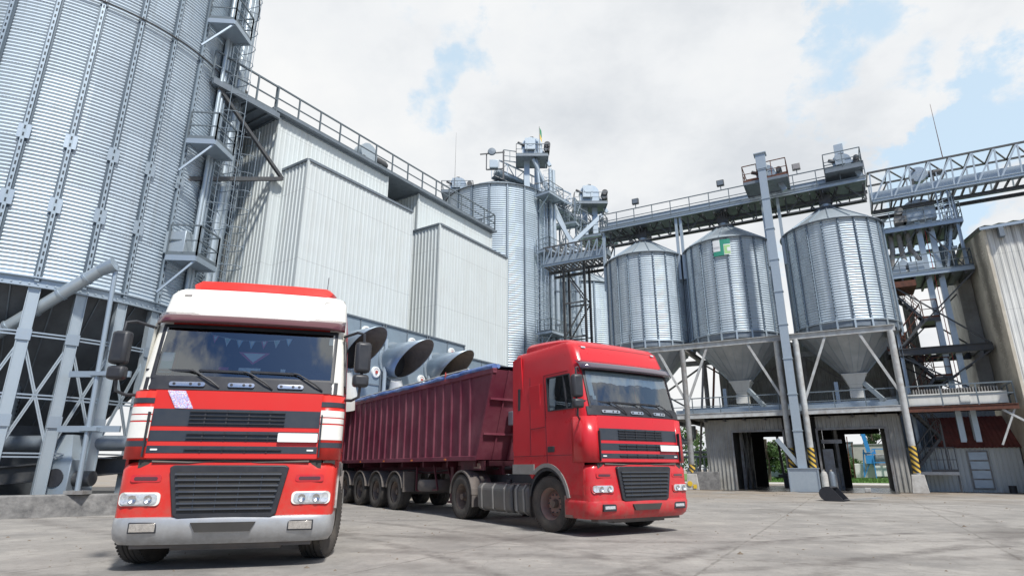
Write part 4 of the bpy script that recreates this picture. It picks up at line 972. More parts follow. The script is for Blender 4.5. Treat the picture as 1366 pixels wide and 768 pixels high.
# ---- big silo on legs at the left
T = thing('grain_silo', 'huge corrugated silo on steel legs at the left edge, with caged ladder', 'silo', (-16.6, 19.8, 0))
SR = 5.47; Z0 = 6.2
silo_parts(T, SR, Z0, 25, 3, .115, .018, [-50.5+11.25*k for k in range(-6, 8)], 160, 'silo', .20, (15.45, 21.2), rmat='galv')
for k in range(-3, 8):
    a = -50.5+11.25*k
    for z in (8.35, 10.4): link('splice_plate', splice(SR, z, a), M['galv'], T, sm=0)
rbm = MB().lathe([(SR+.02, Z0-.30), (SR+.14, Z0-.30), (SR+.14, Z0-.26), (SR+.04, Z0-.25), (SR+.04, Z0-.05), (SR+.14, Z0-.04), (SR+.14, Z0), (SR-.02, Z0)], 120); link('ring_beam', rbm, M['galv'], T, sm=30)
bo = MB()
for k in range(180): a = 2*pi*k/180; bo.box(0, 0, 0, 0, 0, 0) if 0 else bo.beam(((SR+.05)*cos(a), (SR+.05)*sin(a), Z0-.2), ((SR+.09)*cos(a), (SR+.09)*sin(a), Z0-.2), .04)
link('ring_bolts', bo, M['galv_light'], T, sm=0)
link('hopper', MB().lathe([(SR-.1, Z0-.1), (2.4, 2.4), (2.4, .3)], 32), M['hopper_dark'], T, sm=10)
hs = MB()
for k in range(32):
    a = 2*pi*k/32; hs.beam(((SR-.12)*cos(a), (SR-.12)*sin(a), Z0-.18), (2.42*cos(a), 2.42*sin(a), 2.42), .03)
for r_, z in ((4.2, 5.06), (3.0, 3.95)): hs.tube([((r_-.02)*cos(2*pi*k/48), (r_-.02)*sin(2*pi*k/48), z-.06) for k in range(48)], .02, 4, True)
link('hopper_seams', hs, M['galv_dark'], T, sm=0)
angs = [-50.5+11.25*k for k in range(-5, 9)]
def pp(a, z, r_=SR-.02): return Vector((r_*cos(rad(a)), r_*sin(rad(a)), z))
for a in angs:
    m = MB(); m.box(SR-.12, SR-.08, -.14, .14, .35, Z0-.3).box(SR-.08, SR+.06, -.14, -.118, .35, Z0-.3).box(SR-.08, SR+.06, .118, .14, .35, Z0-.3).box(SR+.01, SR+.03, -.118, .118, .35, Z0-.3).box(SR-.2, SR+.2, -.25, .25, .32, .36)
    lg = link('leg', rot(m, a), M['galv_light'], T, sm=0)
    for z in (2.2, 4.45): link('gusset_plate', rot(MB().box(SR+.062, SR+.08, -.16, .16, z, z+.3), a), M['galv'], lg, sm=0)
for a, b in zip(angs[:-1], angs[1:]):
    for z in (4.6, 2.95, 1.45):
        for dz in (0, .09): link('horizontal_brace', MB().beam(pp(a, z+dz), pp(b, z+dz), .04), M['galv'], T, sm=0)
    for (za, zb) in ((4.5, 1.5), (1.5, 4.5)):
        m = MB(); 
        for d in (0, .085): m.beam(pp(a, za+d), pp(b, zb+d), .035, .05)
        link('diagonal_brace', m, M['galv_light'], T, sm=0)
# ladder, service pipes and platforms
oa = -4.; ov = (cos(rad(oa)), sin(rad(oa))); tv = (-ov[1], ov[0])
def Lp(r_, t): return (ov[0]*r_+tv[0]*t, ov[1]*r_+tv[1]*t)
ladder(T, Lp(SR+.35, .1), ov, 7.4, 25, .5)
ladder(T, Lp(SR+.35, 1.3), ov, 1.0, 13, .5)
for t, r_ in ((-.42, .07), (-.25, .07), (.62, .16), (.95, .12)):
    p = Lp(SR+.28, t); link('service_pipe', MB().cyl((*p, 1.0), (*p, 25), r_, n=12), M['galv_light'], T)
for z in (7.75, 12.0, 17.0):
    pts = [Lp(SR+.08, -1.45), Lp(SR+1.0, -1.3), Lp(SR+1.0, -.15), Lp(SR+.1, -.15)]
    br = [((*Lp(SR+.1, -1.6), z-1.3), (*Lp(SR+.95, -1.25), z-.15))]
    platform(T, pts, z, (0, 1, 2), brackets=br, th=.12)
cb = MB().box(-.35, .35, -.2, .2, 0, .75); o = link('control_box', cb, M['galv_light'], T, loc=(*Lp(SR+.25, -1.2), 7.85), rotz=rad(oa), bevel=.02)
T_left_silo = T
# ---- kerb wall
a = Vector((-12.26, 15.1, 0)); d = Vector((.806, .592, 0)); n_ = Vector((-.592, .806, 0)); p0 = a-d*16; p1 = a+d*8.5
m = MB(); m.prism([(0, 0), (.45, 0), (.43, .50), (.40, .53), (.05, .53), (.02, .50)], 0, 0, 24.5)
k = link('concrete_kerb_wall', m, M['concrete'], None, p0, math.atan2(d.y, d.x), sm=0); tag(k, 'low stained concrete kerb wall in front of the left silo legs', 'wall')
k.data.transform(Matrix.Identity(4))
# plinth slab under the silo
struct('silo_plinth', MB().lathe([(0, .3), (6.0, .3), (6.0, 0)], 48), M['concrete_dark'], (-16.6, 19.8, 0))
# ---- slanting outlet tube with its pole
T = thing('grain_spout', 'slanting galvanised grain tube on a thin pole in front of the left silo', 'grain tube', (-11.12, 16.0, .53))
q = Vector((-11.12, 16.0, .53)); A = Vector((-16.2, 15.7, 3.0))-q; B = Vector((-11.62, 15.9, 6.55))-q; dd = (B-A).normalized()
link('tube', MB().cyl(A, B, .165, n=20), M['galv_light'], T)
m = MB(); m.cyl(B-dd*.05, B+dd*.42+Vector((0, 0, -.10)), .17, .20, 20); link('tube_mouth', m, M['galv'], T)
for k in range(1, 8): c = A.lerp(B, k/7.6); link('clamp_ring', MB().cyl(c-dd*.03, c+dd*.03, .19, n=20), M['galv'], T)
pt = Vector((-.18, 0, 6.15)); link('pole', MB().cyl((0, 0, .08), (pt.x, 0, pt.z), .065, n=10), M['galv'], T)
link('foot', MB().box(-.25, .25, -.15, .2, 0, .09), M['steel_mid'], T)
for z in (3.0, 1.55):
    link('wall_bracket', MB().box(-.9, .75, .05, .12, z, z+.16).box(-.25, .25, -.12, .12, z+.02, z+.12), M['galv'], T, sm=0)
T.children[0].name = 'tube'
link('elbow', MB().box(-.42, .0, -.2, .2, -.2, .35), M['galv_light'], T, loc=(-3.15, -.15, 3.7))
# ---- ducts and machines below the left silo
dct = MB().tube([(-20, 17.2, 1.8), (-12.2, 17.4, 1.85), (-10.7, 17.5, 1.85), (-10.4, 17.7, 2.1), (-10.3, 17.8, 3.0), (-10.3, 17.9, 4.4)], .22, 14)
tag(link('air_duct', dct, M['galv_dark']), 'dark horizontal air duct between the left silo legs', 'duct')
T = thing('aeration_fan', 'grey aeration fan box with round inlet under the left silo', 'fan', (-12.2, 16.9, .3))
link('casing', MB().box(-.35, .35, -.3, .3, .1, 1.1), M['galv'], T, bevel=.02); link('inlet', MB().cyl((-.02, -.33, .62), (-.02, -.29, .62), .24, n=20), M['plastic'], T); link('transition', MB().loft([[(-.3, -.25, 1.1), (.3, -.25, 1.1), (.3, .25, 1.1), (-.3, .25, 1.1)], [(-.12, -.12, 1.75), (.12, -.12, 1.75), (.12, .12, 1.75), (-.12, .12, 1.75)]]), M['galv_light'], T)
link('motor', MB().cyl((.36, 0, .6), (.8, 0, .6), .2, n=16), M['steel_dark'], T)
m = MB().ibeam((-19, 16.6, .5), (-10, 18.2, 1.4), .3, .5); tag(link('belt_conveyor', m, M['steel_dark']), 'dark steel conveyor beam behind the kerb under the left silo', 'conveyor')
T = thing('corrugated_hose', 'flexible corrugated grey hose standing behind the left silo legs', 'hose', (-9.9, 18.4, 0))
link('hose', MB().lathe([(.26+.03*(k % 2), .3+k*.06) for k in range(80)], 18), M['galv'], T, sm=60)
for i, (x, y) in enumerate(((-14.6, 17.4),)):
    T = thing('corrugated_hose', 'flexible corrugated hose between the two leftmost silo legs', 'hose', (x, y, 0)); link('hose', MB().lathe([(.2+.03*(k % 2), 1.8+k*.06) for k in range(40)], 18), M['galv'], T, sm=60)

# ================================================================== LEFT ROW: drying house (frame L_)
T = L_.thing('drying_house', 'tall building of pale ribbed metal cladding with two projecting boxes', 'building')
def clad_box(T, name, x0, x1, y0, y1, z0, z1, m, pitch=.22, amp=.03, seam=True):
    c = MB(); c.corr((x0, y0), (x1, y0), z0, z1, pitch, amp*.45); c.corr((x0, y1), (x0, y0), z0, z1, pitch, amp); c.corr((x1, y0), (x1, y1), z0, z1, pitch, amp); c.corr((x1, y1), (x0, y1), z0, z1, pitch, amp)
    o = link(name, c, M[m], T, sm=0, fix=False)
    link('wall_core', MB().box(x0+.03, x1-.03, y0+.03, y1-.03, z0, z1-.03), M[m], o, sm=0)
    t = MB()
    for a, b in (((x0, y0), (x1, y0)), ((x1, y0), (x1, y1)), ((x1, y1), (x0, y1)), ((x0, y1), (x0, y0))): t.beam((*a, z1+.02), (*b, z1+.02), .16, .10)
    link('parapet_trim', t, M['galv_dark'], o, sm=0)
    for (x, y) in ((x0, y0), (x1, y0)): link('corner_trim', MB().box(x-.05, x+.05, y-.05, y+.05, z0, z1), M[m], o, sm=0)
    return o
clad_box(T, 'projecting_box', -3.64, 2.32, 1, 9, 6.0, 12.8, 'clad')
clad_box(T, 'projecting_box', 4.35, 10.36, 1, 9, 6.0, 12.9, 'clad')
clad_box(T, 'upper_block', -4.1, 2.1, 2.6, 8.5, 5.9, 15.05, 'clad')
clad_box(T, 'upper_block', 4.4, 11.0, 2.6, 8.5, 11, 15.05, 'clad')
clad_box(T, 'link_block', 2.1, 4.4, 5.2, 8.4, 11, 15.0, 'clad')
lv = MB(); 
for k in range(5): lv.box(2.15, 4.35, 4.95, 5.1, 13.0+k*.3, 13.06+k*.3)
link('louvre', lv, M['galv'], T, sm=0)
link('service_recess', MB().box(2.3, 4.4, 7, 8, 6, 12.6), M['clad'], T, sm=0)
link('roof_deck', MB().box(-4.6, 11.2, 2.3, 8.7, 15.1, 15.2), M['galv_dark'], T, sm=0)
r_ = MB().rail([(-4.5, 2.4, 15.2), (11.1, 2.4, 15.2), (11.1, 8.6, 15.2)], 1.05, 1.1, .028); link('roof_railing', r_, M['rail'], T, sm=0)
# gantry platform by the silo
g_ = MB().box(-7.2, -4.6, 2.2, 4.3, 14.85, 14.95).beam((-7.2, 2.2, 14.8), (-4.4, 2.2, 14.8), .12, .22).beam((-7.2, 4.3, 14.8), (-4.4, 4.3, 14.8), .12, .22)
for k in range(6): g_.beam((-7.0+.45*k, 2.2, 14.8), (-7.0+.45*k, 4.3, 14.8), .08)
P_ = link('gantry', g_, M['galv_dark'], T, sm=0)
link('gantry_railing', MB().rail([(-7.2, 2.3, 14.95), (-4.5, 2.3, 14.95)], 1.2, .8, .03), M['rail'], P_, sm=0)
link('gantry_strut', MB().beam((-6.9, 2.3, 14.7), (-3.8, 2.35, 12.3), .12).beam((-3.8, 2.35, 12.3), (-7.6, 2.5, 10.7), .14).beam((-3.8, 2.35, 12.3), (-8, 4.5, 10.9), .08), M['steel_dark'], P_, sm=0)
def drive(frame, x, y, z, label, s=1.0, group=None, m='galv_light', dark='steel_dark'):
    """conveyor drive: gearbox, motor, pulley guard on a frame"""
    T = frame.thing('conveyor_drive', label, 'motor', x, y, z, group)
    link('base_frame', MB().box(-.7*s, .7*s, -.35*s, -.28*s, 0, .12).box(-.7*s, .7*s, .28*s, .35*s, 0, .12).box(-.6*s, -.5*s, -.3*s, .3*s, .1, .5*s).box(.3*s, .4*s, -.3*s, .3*s, .1, .5*s), M[dark], T, sm=0)
    link('pulley_guard', MB().lathe([(0, -.22*s), (.42*s, -.22*s), (.42*s, .22*s), (0, .22*s)], 20, 'y', (-.25*s, 0, .75*s)), M[m], T)
    link('motor', MB().cyl((.15*s, 0, .72*s), (.75*s, 0, .72*s), .19*s, n=14).cyl((.75*s, 0, .72*s), (.86*s, 0, .72*s), .15*s, n=14), M[dark], T)
    link('gearbox', MB().box(-.1*s, .2*s, -.2*s, .2*s, .5*s, .95*s), M[m], T, bevel=.03)
    return T
drive(L_, -6.2, 3.2, 14.95, 'conveyor drive on the gantry beside the left silo top', 1.0)
drive(L_, 1.6, 3.4, 15.2, 'conveyor drive standing at the middle of the pale building roof', 1.25)
drive(L_, 9.8, 4.2, 15.2, 'conveyor drive at the far end of the pale building roof', .8)
link('base_wall', MB().box(-4, 10.3, 3.2, 9, 0, 6.0), M['clad_old'], T, sm=0)
# fan housings with cut-off hoods
xs = [-5.1, -2.5, .05, 2.7, 5.35, 8.0, 10.6]
flab = ['blue grey fan housing hidden behind the white roofed cab', 'blue grey fan housing with hood beside the mirror of the white roofed cab', 'middle blue grey fan housing with dark slanted hood mouth', 'blue grey fan housing with hood above the front of the trailer', 'blue grey fan housing beneath the second pale box, next to last of its row', 'farthest blue grey fan housing at the end of the second pale box']
for k in range(6):
    x0, x1 = xs[k], xs[k+1]-.06; w = x1-x0; top = 6.72 if k < 4 else 6.2
    T = L_.thing('fan_housing', flab[k], 'fan housing', x0, 0, 0, 'fan housings along the pale building')
    b = MB().box(0, w, .0, 3.0, 3.6, top); H = link('casing', b, M['duct_blue'], T, sm=0)
    t = MB().box(-.02, w+.02, -.06, 3, top, top+.06).box(.0, .07, -.05, 0, 3.6, top).box(w-.07, w, -.05, 0, 3.6, top).box(.07, w-.07, -.03, 0, top-.95, top-.90).box(w*.5, w*.5+.04, -.03, 0, top-.9, top-.0).box(.07, w-.07, -.03, 0, 4.25, 4.3)
    link('casing_flange', t, M['galv_dark'], H, sm=0)
    cx = w*.20+.02; cz = top-1.40; R1 = .69 if k < 4 else .5
    nn = 30; hood = MB(); r1, r2 = [], []
    for j in range(nn):
        a = 2*pi*j/nn; ln = 1.2+.8*sin(a)
        r1.append((cx+R1*cos(a), 0, cz+R1*sin(a))); r2.append((cx+R1*cos(a), -ln, cz+R1*sin(a)*1.0+.0))
    hood.loft([r1, r2], cap=False); h_ = link('hood', hood, M['hood'], H, sm=60); sol = h_.modifiers.new('t', 'SOLIDIFY'); sol.thickness = .02
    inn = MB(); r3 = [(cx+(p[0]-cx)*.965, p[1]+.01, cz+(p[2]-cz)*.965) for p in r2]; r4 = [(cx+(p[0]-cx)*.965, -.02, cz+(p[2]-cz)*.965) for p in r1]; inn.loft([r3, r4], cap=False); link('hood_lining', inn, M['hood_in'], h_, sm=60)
    link('flange_ring', MB().lathe([(R1, -.10), (R1+.09, -.10), (R1+.09, -.02), (R1, -.02)], 30, 'y', (cx, 0, cz)), M['galv_light'], h_)
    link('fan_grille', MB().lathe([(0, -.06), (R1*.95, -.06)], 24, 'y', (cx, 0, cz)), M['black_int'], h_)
    for (px_, pz_) in ((w*.62, top-.45), (w*.88, cz-R1*.8)):
        o = link('porthole', MB().lathe([(0, -.06), (.13, -.06), (.15, -.08), (.21, -.07), (.22, 0)], 20, 'y', (px_, 0, pz_)), M['plate'], H)
        link('porthole_handle', MB().box(px_-.05, px_+.05, -.11, -.07, pz_-.06, pz_+.05), M['redpaint'], o, sm=0)
    if k: link('downpipe', MB().cyl((-.0, -.16, 3.5), (-.0, -.16, top-.6), .08, n=10), M['galv_light'], H)
    link('outlet_cone', MB().cyl((w*.3, -.15, 3.3), (w*.12, -.5, 4.5), .5, .22, 16), M['clad_white'], H)
    link('support_frame', MB().box(.1, .25, .2, .35, 0, 3.6).box(w-.25, w-.1, .2, .35, 0, 3.6).box(.1, .25, 2.6, 2.75, 0, 3.6).box(0, w, .15, .35, 3.4, 3.6), M['steel_mid'], T, sm=0)
tag(link('low_machinery', MB().box(-4, 10, .6, 3, 0.0, 3.2), M['steel_dark'], None, L_.w(0, 0), L_.a, sm=0), 'dark machine plinth beneath the row of fan housings', 'plinth')

# ================================================================== CENTRE: tall silos, walkways
def tall_silo(x, y, z1, label, R0=4.65, rings=()):
    T = thing('grain_silo', label, 'silo', (x, y, 0)); silo_parts(T, R0, 0, z1, 2.6, .2, .03, [-170+18*k for k in range(0, 10)]+[0, 10], 84, 'silo', .2, rings, roofribs=20); return T
TC = tall_silo(-1.3, 52.5, 25.3, 'tall pale corrugated silo standing just beyond the pale clad building', 5.1)
TD = tall_silo(7.2, 60, 18.8, 'far blue grey silo seen between the tall silo and the three hopper silos')
TB = tall_silo(-6.5, 64, 26.0, 'far silo mostly hidden left of the tall pale silo')
# structures on the tall silo
def head(frame, x, y, z, label, s=1., pl=1.5, group=None, legs=True, light=True):
    """elevator head on a railed platform"""
    T = frame.thing('bucket_elevator', label, 'elevator', x, y, z, group)
    platform(T, [(-pl, -pl*.8), (pl, -pl*.8), (pl, pl*.8), (-pl, pl*.8)], 0, (0, 1, 2, 3), 'head_platform', 'galv_dark', .12, h=1.1)
    hc = MB(); pr = [(-.62*s, .35*s), (.62*s, .35*s), (.62*s, 1.0*s)]+[(.62*s*cos(rad(a_)), 1.0*s+.5*s*sin(rad(a_))) for a_ in range(15, 180, 15)]+[(-.62*s, 1.0*s)]; hc.prism(pr, 1, -.28*s, .28*s); hc.beam((-.66*s, 0, .98*s), (.66*s, 0, .98*s), .62*s, .05)
    link('head_casing', hc, M['galv'], T, sm=30)
    link('pulley_cover', MB().box(-.45*s, .2*s, -.48*s, -.34*s, .55*s, 1.35*s).cyl((-.1*s, -.5*s, 1.1*s), (-.1*s, -.34*s, 1.1*s), .3*s, n=14), M['galv_light'], T, sm=30)
    link('head_motor', MB().cyl((.95*s, -.1*s, .75*s), (.95*s, -.75*s, .75*s), .2*s, n=12).box(.8*s, 1.1*s, -.7*s, -.1*s, .3*s, .6*s), M['steel_dark'], T, sm=30)
    link('bearing', MB().box(-.15, .15, -.38*s, -.3*s, 1.2*s, 1.5*s).cyl((-.5*s, -.34*s, .9*s), (-.9*s, -.34*s, 1.1*s), .12), M['steel_dark'], T)
    if legs: link('trunking', MB().box(-.5*s, -.15*s, -.2, .2, -3.2, .5*s).box(.15*s, .5*s, -.2, .2, -3.2, .5*s), M['galv_light'], T, sm=0)
    link('discharge_chute', MB().beam((.55*s, 0, .8*s), (1.15*s, .0, -.6), .3), M['galv'], T, sm=0)
    return T
WF = Frame((0, 0), 0)
head(WF, 1.9, 50.6, 29.3, 'elevator head above the right side of the tall pale silo', 1.5, 1.5)
head(WF, 8.2, 57.5, 27.6, 'elevator head above the far blue grey silo', 1.6, 1.7)
head(WF, -5.6, 56, 28.2, 'elevator head rising left of the tall pale silo roof', 1.3, 1.6)
# sloping top conveyor with walkway from the tall silo apex to the far silo
def conveyor_bridge(name, label, A, B, h=1.1, w=1.1, n=10, m='galv', box=True, cat='conveyor'):
    A, B = Vector(A), Vector(B); d = (B-A); dn = Vector((d.x, d.y, 0)).normalized(); s_ = Vector((-dn.y, dn.x, 0))*w/2
    T = thing(name, label, cat, A); O = Vector((0, 0, 0)); D = d
    for q in (1, -1): link('truss_side', MB().truss(O+s_*q, D+s_*q, h, n, .07), M[m], T, sm=0)
    c = MB()
    for k in range(n+1):
        p = O.lerp(D, k/n); c.beam(p-s_, p+s_, .06)
        if k < n: c.beam(p-s_, O.lerp(D, (k+1)/n)+s_, .05)
    link('cross_members', c, M['galv_dark'], T, sm=0)
    if box: link('conveyor_trough', MB().beam(O+Vector((0, 0, .38)), D+Vector((0, 0, .38)), w*.45, .42), M['galv_light'], T, sm=0)
    link('walkway_grating', MB().beam(O+s_*.6, D+s_*.6, w*.35, .05), M['galv_dark'], T, sm=0)
    return T
conveyor_bridge('roof_conveyor', 'railed roof conveyor running from the tall silo apex to the right', (-1.6, 50.8, 27.9), (5.5, 54.5, 26.2), 1.15, 1.6, 9)
conveyor_bridge('roof_conveyor', 'dark roof conveyor descending towards the far blue grey silo', (3.4, 53.5, 25.8), (9.6, 59.5, 25.2), 1.2, 1.6, 8, 'galv_dark')
T = thing('roof_gantry', 'open gantry frame with loudspeaker arm above the tall silo apex', 'gantry', (-2.4, 49.8, 27.9))
link('frame', MB().beam((0, 0, 0), (0, 0, 1.6), .1).beam((1.6, 0, -1), (1.6, 0, 2.0), .16).beam((-.6, -.2, 1.5), (1.7, .1, 1.9), .1).beam((0, 0, 0), (1.6, 0, .1), .1), M['steel_dark'], T, sm=0)
link('motor_box', MB().box(.3, 1.1, -.3, .3, .1, .9), M['galv_light'], T, bevel=.03)
link('railing', MB().rail([(1.6, 0, .9), (2.8, 0, .7)], 1.2, .5, .03), M['rail'], T, sm=0)
T = thing('floodlight', 'round grey floodlight on the arm above the tall silo', 'floodlight', (-1.9, 49.6, 29.4)); link('lamp_bowl', MB().lathe([(0, -.12), (.34, -.1), (.4, .05), (.2, .25), (0, .3)], 16, 'y', (0, 0, .3)), M['galv_dark'], T); link('bracket', MB().beam((0, .1, 0), (0, .1, .2), .08), M['steel_dark'], T)
T = thing('flag', 'small yellow and green flag on a thin pole above the silos', 'flag', (2.6, 49.5, 30.3)); link('flag_pole', MB().cyl((0, 0, -1), (0, 0, 2.0), .03, n=6), M['steel_mid'], T)
fm = MB(); 
for c_, (z0, z1) in (('flaggreen', (1.2, 1.9)), ('flagyel', (.7, 1.2))): link('flag_cloth', MB().poly([(.03, 0, z1), (.2, .1, z1-.3), (.24, .05, z0-.4), (.05, 0, z0)]), M[c_], T, sm=0)
for (x, y, z, l, lab) in ((-5.9, 55.2, 29, 6.2, 'thin lightning rod on the far left silo roof'),): tag(link('lightning_rod', MB().cyl((0, 0, 0), (0, 0, l), .03, .012, 6), M['steel_mid'], None, (x, y, z)), lab, 'rod')
# ladder tower down the right side of the tall silo
a = -38; ov2 = (cos(rad(a)), sin(rad(a))); T = thing('ladder_tower', 'caged ladder with small platforms on the right side of the tall silo', 'ladder', (-1.2, 52.5, 0))
def Q(r_, t): return (ov2[0]*r_-ov2[1]*t, ov2[1]*r_+ov2[0]*t)
ladder(T, Q(5.4, 0), ov2, 2, 27, .5); ladder(T, Q(5.45, -1.15), ov2, 2, 20.5, .5)
for z in (24.6, 19.2, 12.0): platform(T, [Q(5.15, -1.2), Q(6.6, -1.2), Q(6.6, 1.1), Q(5.15, 1.1)], z, (0, 1, 2), brackets=[((*Q(5.25, -1), z-1.6), (*Q(6.5, -1), z-.2))], m='galv')
for t, r_ in ((.8, .16), (1.3, .22)): link('service_pipe', MB().cyl((*Q(5.4, t), 1), (*Q(5.4, t), 28), r_, n=10), M['galv_light'], T)
for i, (x, lab) in enumerate(((4.0, 'pale vertical grain pipe nearest the tall silo'), (5.0, 'pale vertical grain pipe between two others under the truss bridge'), (5.75, 'pale vertical grain pipe beside the dark lattice mast'))):
    T = thing('grain_pipe', lab, 'pipe', (x, 50, 0), 0, 'grain pipes beside the tall silo'); link('pipe', MB().cyl((0, 0, 0), (0, 0, 19.6+.4*i), .2, n=12), M['galv_light'], T)
    for z in (10, 13, 16): link('pipe_clamp', MB().cyl((0, 0, z), (0, 0, z+.12), .25, n=12), M['galv_dark'], T)
# V-shaped spouts below the roof conveyor
tag(link('v_spout', MB().beam((0, 0, 0), (-2.4, 0, 4.9), .34).beam((.25, 0, 0), (3.0, .6, 2.9), .34).box(-.25, .35, -.25, .25, -3.4, .1), M['galv_light'], None, (5.4, 50.6, 21.0)), 'V shaped pair of pale grain spouts above the truss bridge', 'spout')

# ================================================================== RIGHT ROW: three hopper silos on a steel frame (frame R)
SC = (-11.95, -6.3, -.05); SR2 = 2.74; SD = 3.2
slab = ('corrugated hopper silo farthest left of the three in the row', 'corrugated hopper silo carrying the green and white sign', 'corrugated hopper silo nearest the stair tower, right of the tall grain elevator leg')
for i, s0 in enumerate(SC):
    T = R.thing('hopper_silo', slab[i], 'silo', s0, SD, 0, 'hopper silos on the steel frame')
    silo_parts(T, SR2, 9.15, 15.25, 1.75, .15, .022, [18*k-90+9 for k in range(-7, 8)], 80, 'silo_b', .11, (), roofribs=16, cap_r=.35)
    link('skirt', MB().lathe([(SR2-.02, 9.15), (SR2+.04, 9.1), (SR2+.04, 8.72), (SR2-.1, 8.68)], 60), M['galv_dark'], T)
    link('skirt_ring', MB().tube([((SR2+.10)*cos(2*pi*k/60), (SR2+.10)*sin(2*pi*k/60), 9.08) for k in range(60)], .035, 6, True), M['galv'], T)
    o0 = link('skirt_post', MB().box(SR2+.02, SR2+.12, -.05, .05, 8.55, 9.2), M['galv_light'], T, sm=0)
    for k in range(20):
        o = o0 if k == 0 else o0.copy()
        if k: COL.objects.link(o)
        o.rotation_euler = (0, 0, 2*pi*k/20+rad(9))
    link('hopper', MB().lathe([(SR2-.06, 8.72), (.42, 6.2)], 24), M['hopper'], T, sm=6)
    hs = MB()
    for k in range(24): a = 2*pi*k/24; hs.beam(((SR2-.05)*cos(a), (SR2-.05)*sin(a), 8.70), (.43*cos(a), .43*sin(a), 6.19), .018)
    link('hopper_seams', hs, M['galv'], T, sm=0)
    link('outlet', MB().loft([[(-.62, -.62, 6.38), (.62, -.62, 6.38), (.62, .62, 6.38), (-.62, .62, 6.38)], [(-.3, -.3, 5.6), (.3, -.3, 5.6), (.3, .3, 5.6), (-.3, .3, 5.6)]]).box(-.36, .36, -.36, .36, 5.05, 5.58).box(-.66, .66, -.66, .66, 6.36, 6.42), M['clad_white'], T, sm=0)
    link('side_spout', MB().beam((.4, -.3, 5.9), (1.25, -.7, 4.8), .22), M['galv_light'], T, sm=0); link('air_pipe', MB().box(-1.1, -.9, -.5, -.3, 4.5, 6.0), M['galv'], T, sm=0)
    # posts bolted to the wall that carry the gallery
    for a in ((200, 340) if i != 2 else (200,)):
        x, y = (SR2+.1)*cos(rad(a)), (SR2+.1)*sin(rad(a)); link('gallery_post', MB().box(x-.09, x+.09, y-.09, y+.09, 13.4, 17.95), M['galv_light'], T, sm=0)
    link('filling_spout', MB().cyl((0, 0, 17.1), (0, 0, 18.0), .2, n=12).beam((-.9, -.9, 16.7), (-.3, -.2, 18), .06).beam((.9, -.9, 16.7), (.3, -.2, 18), .06), M['steel_dark'], T)
    if i == 1:   # sign between two ribs
        def sp(a, z, o=.13): return ((SR2+o)*cos(rad(a)), (SR2+o)*sin(rad(a)), z)
        def curved(name, a0, a1, z0, z1, m, par, o=.13):
            q = MB(); n = 6
            for k in range(n+1): a = lerp(k/n, a0, a1); q.v += [sp(a, z0, o), sp(a, z1, o)]
            for k in range(n): q.f.append((2*k, 2*k+2, 2*k+3, 2*k+1))
            return link(name, q, M[m], par, sm=0, fix=False)
        A0, A1 = -98, -77
        sg = curved('sign', A0, A1, 14.0, 15.05, 'green', T)
        curved('sign_field', A0, A0+8.6, 14.3, 15.05, 'signwhite', sg, .136); curved('sign_field', A1-8.2, A1, 14.02, 14.72, 'signwhite', sg, .137); curved('sign_field', A1-7.7, A1-.5, 14.08, 14.66, 'lime', sg, .143); curved('sign_field', A1-4.2, A1-.5, 14.24, 14.50, 'signwhite', sg, .149)
        for k in range(5): curved('lettering', A0+1+k*1.5, A0+1.9+k*1.5, 14.48, 14.62, 'signgrey', sg, .142)
# steel frame
T = R.thing('support_frame', 'pale weathered steel frame of columns and beams carrying the hopper silos', 'steel frame', 0, 0, 0)
cols = (-15.2, -9.1, -3.72, -2.72, 1.9)
for s0 in cols:
    for d0 in (0, 6.4):
        base = .9 if (s0 in (1.9, -9.1) and d0 == 0) else .0
        c_ = link('column', MB().cyl((s0, d0, base), (s0, d0, 8.2), .16, n=16), M['steel_pale'] if d0 == 0 and s0 != -9.1 else M['steel_mid'], T)
        if d0 == 0 and s0 > -10: link('hazard_band', MB().cyl((s0, d0, .95 if s0 > -3.8 else .92), (s0, d0, 2.25 if s0 > -3.8 else 1.4), .168, n=16, cap=False), M['hazard'], c_)
for d0 in (0, 6.4): link('main_beam', MB().ibeam((-15.4, d0, 8.35), (2.15, d0, 8.35), .24, .34, .03), M['steel_pale'], T, sm=0)
for s0 in (-15.2, -9.1, -3.2, 1.9): link('cross_beam', MB().ibeam((s0, .14, 8.33), (s0, 6.26, 8.33), .2, .3, .03), M['steel_mid'], T, sm=0)
for a, b in (((-5.3, 8.2), (-3.75, 4.9)), ((-7.6, 8.2), (-9.0, 5.0)), ((-1.2, 8.2), (-2.65, 4.75)), ((.45, 8.2), (1.85, 4.9)), ((-10.6, 8.2), (-9.2, 5.2)), ((-13.8, 8.2), (-15.1, 5.0))):
    link('knee_brace', MB().beam((a[0], 0, a[1]), (b[0], 0, b[1]), .13), M['steel_pale'], T, sm=0)
for s0, s1 in ((-9.1, -3.72), (-2.72, 1.9), (-15.2, -9.1)):
    for za, zb in ((8.2, 4.4), (4.4, 8.2)): link('back_brace', MB().beam((s0, 6.4, za), (s1, 6.4, zb), .11), M['steel_mid'], T, sm=0)
for s0 in (-9.4, -8.7, -4.2): link('back_brace', MB().beam((s0, 3, .3), (s0+.9, 3.2, 8), .12), M['rust'] if s0 > -9 else M['steel_mid'], T, sm=0)
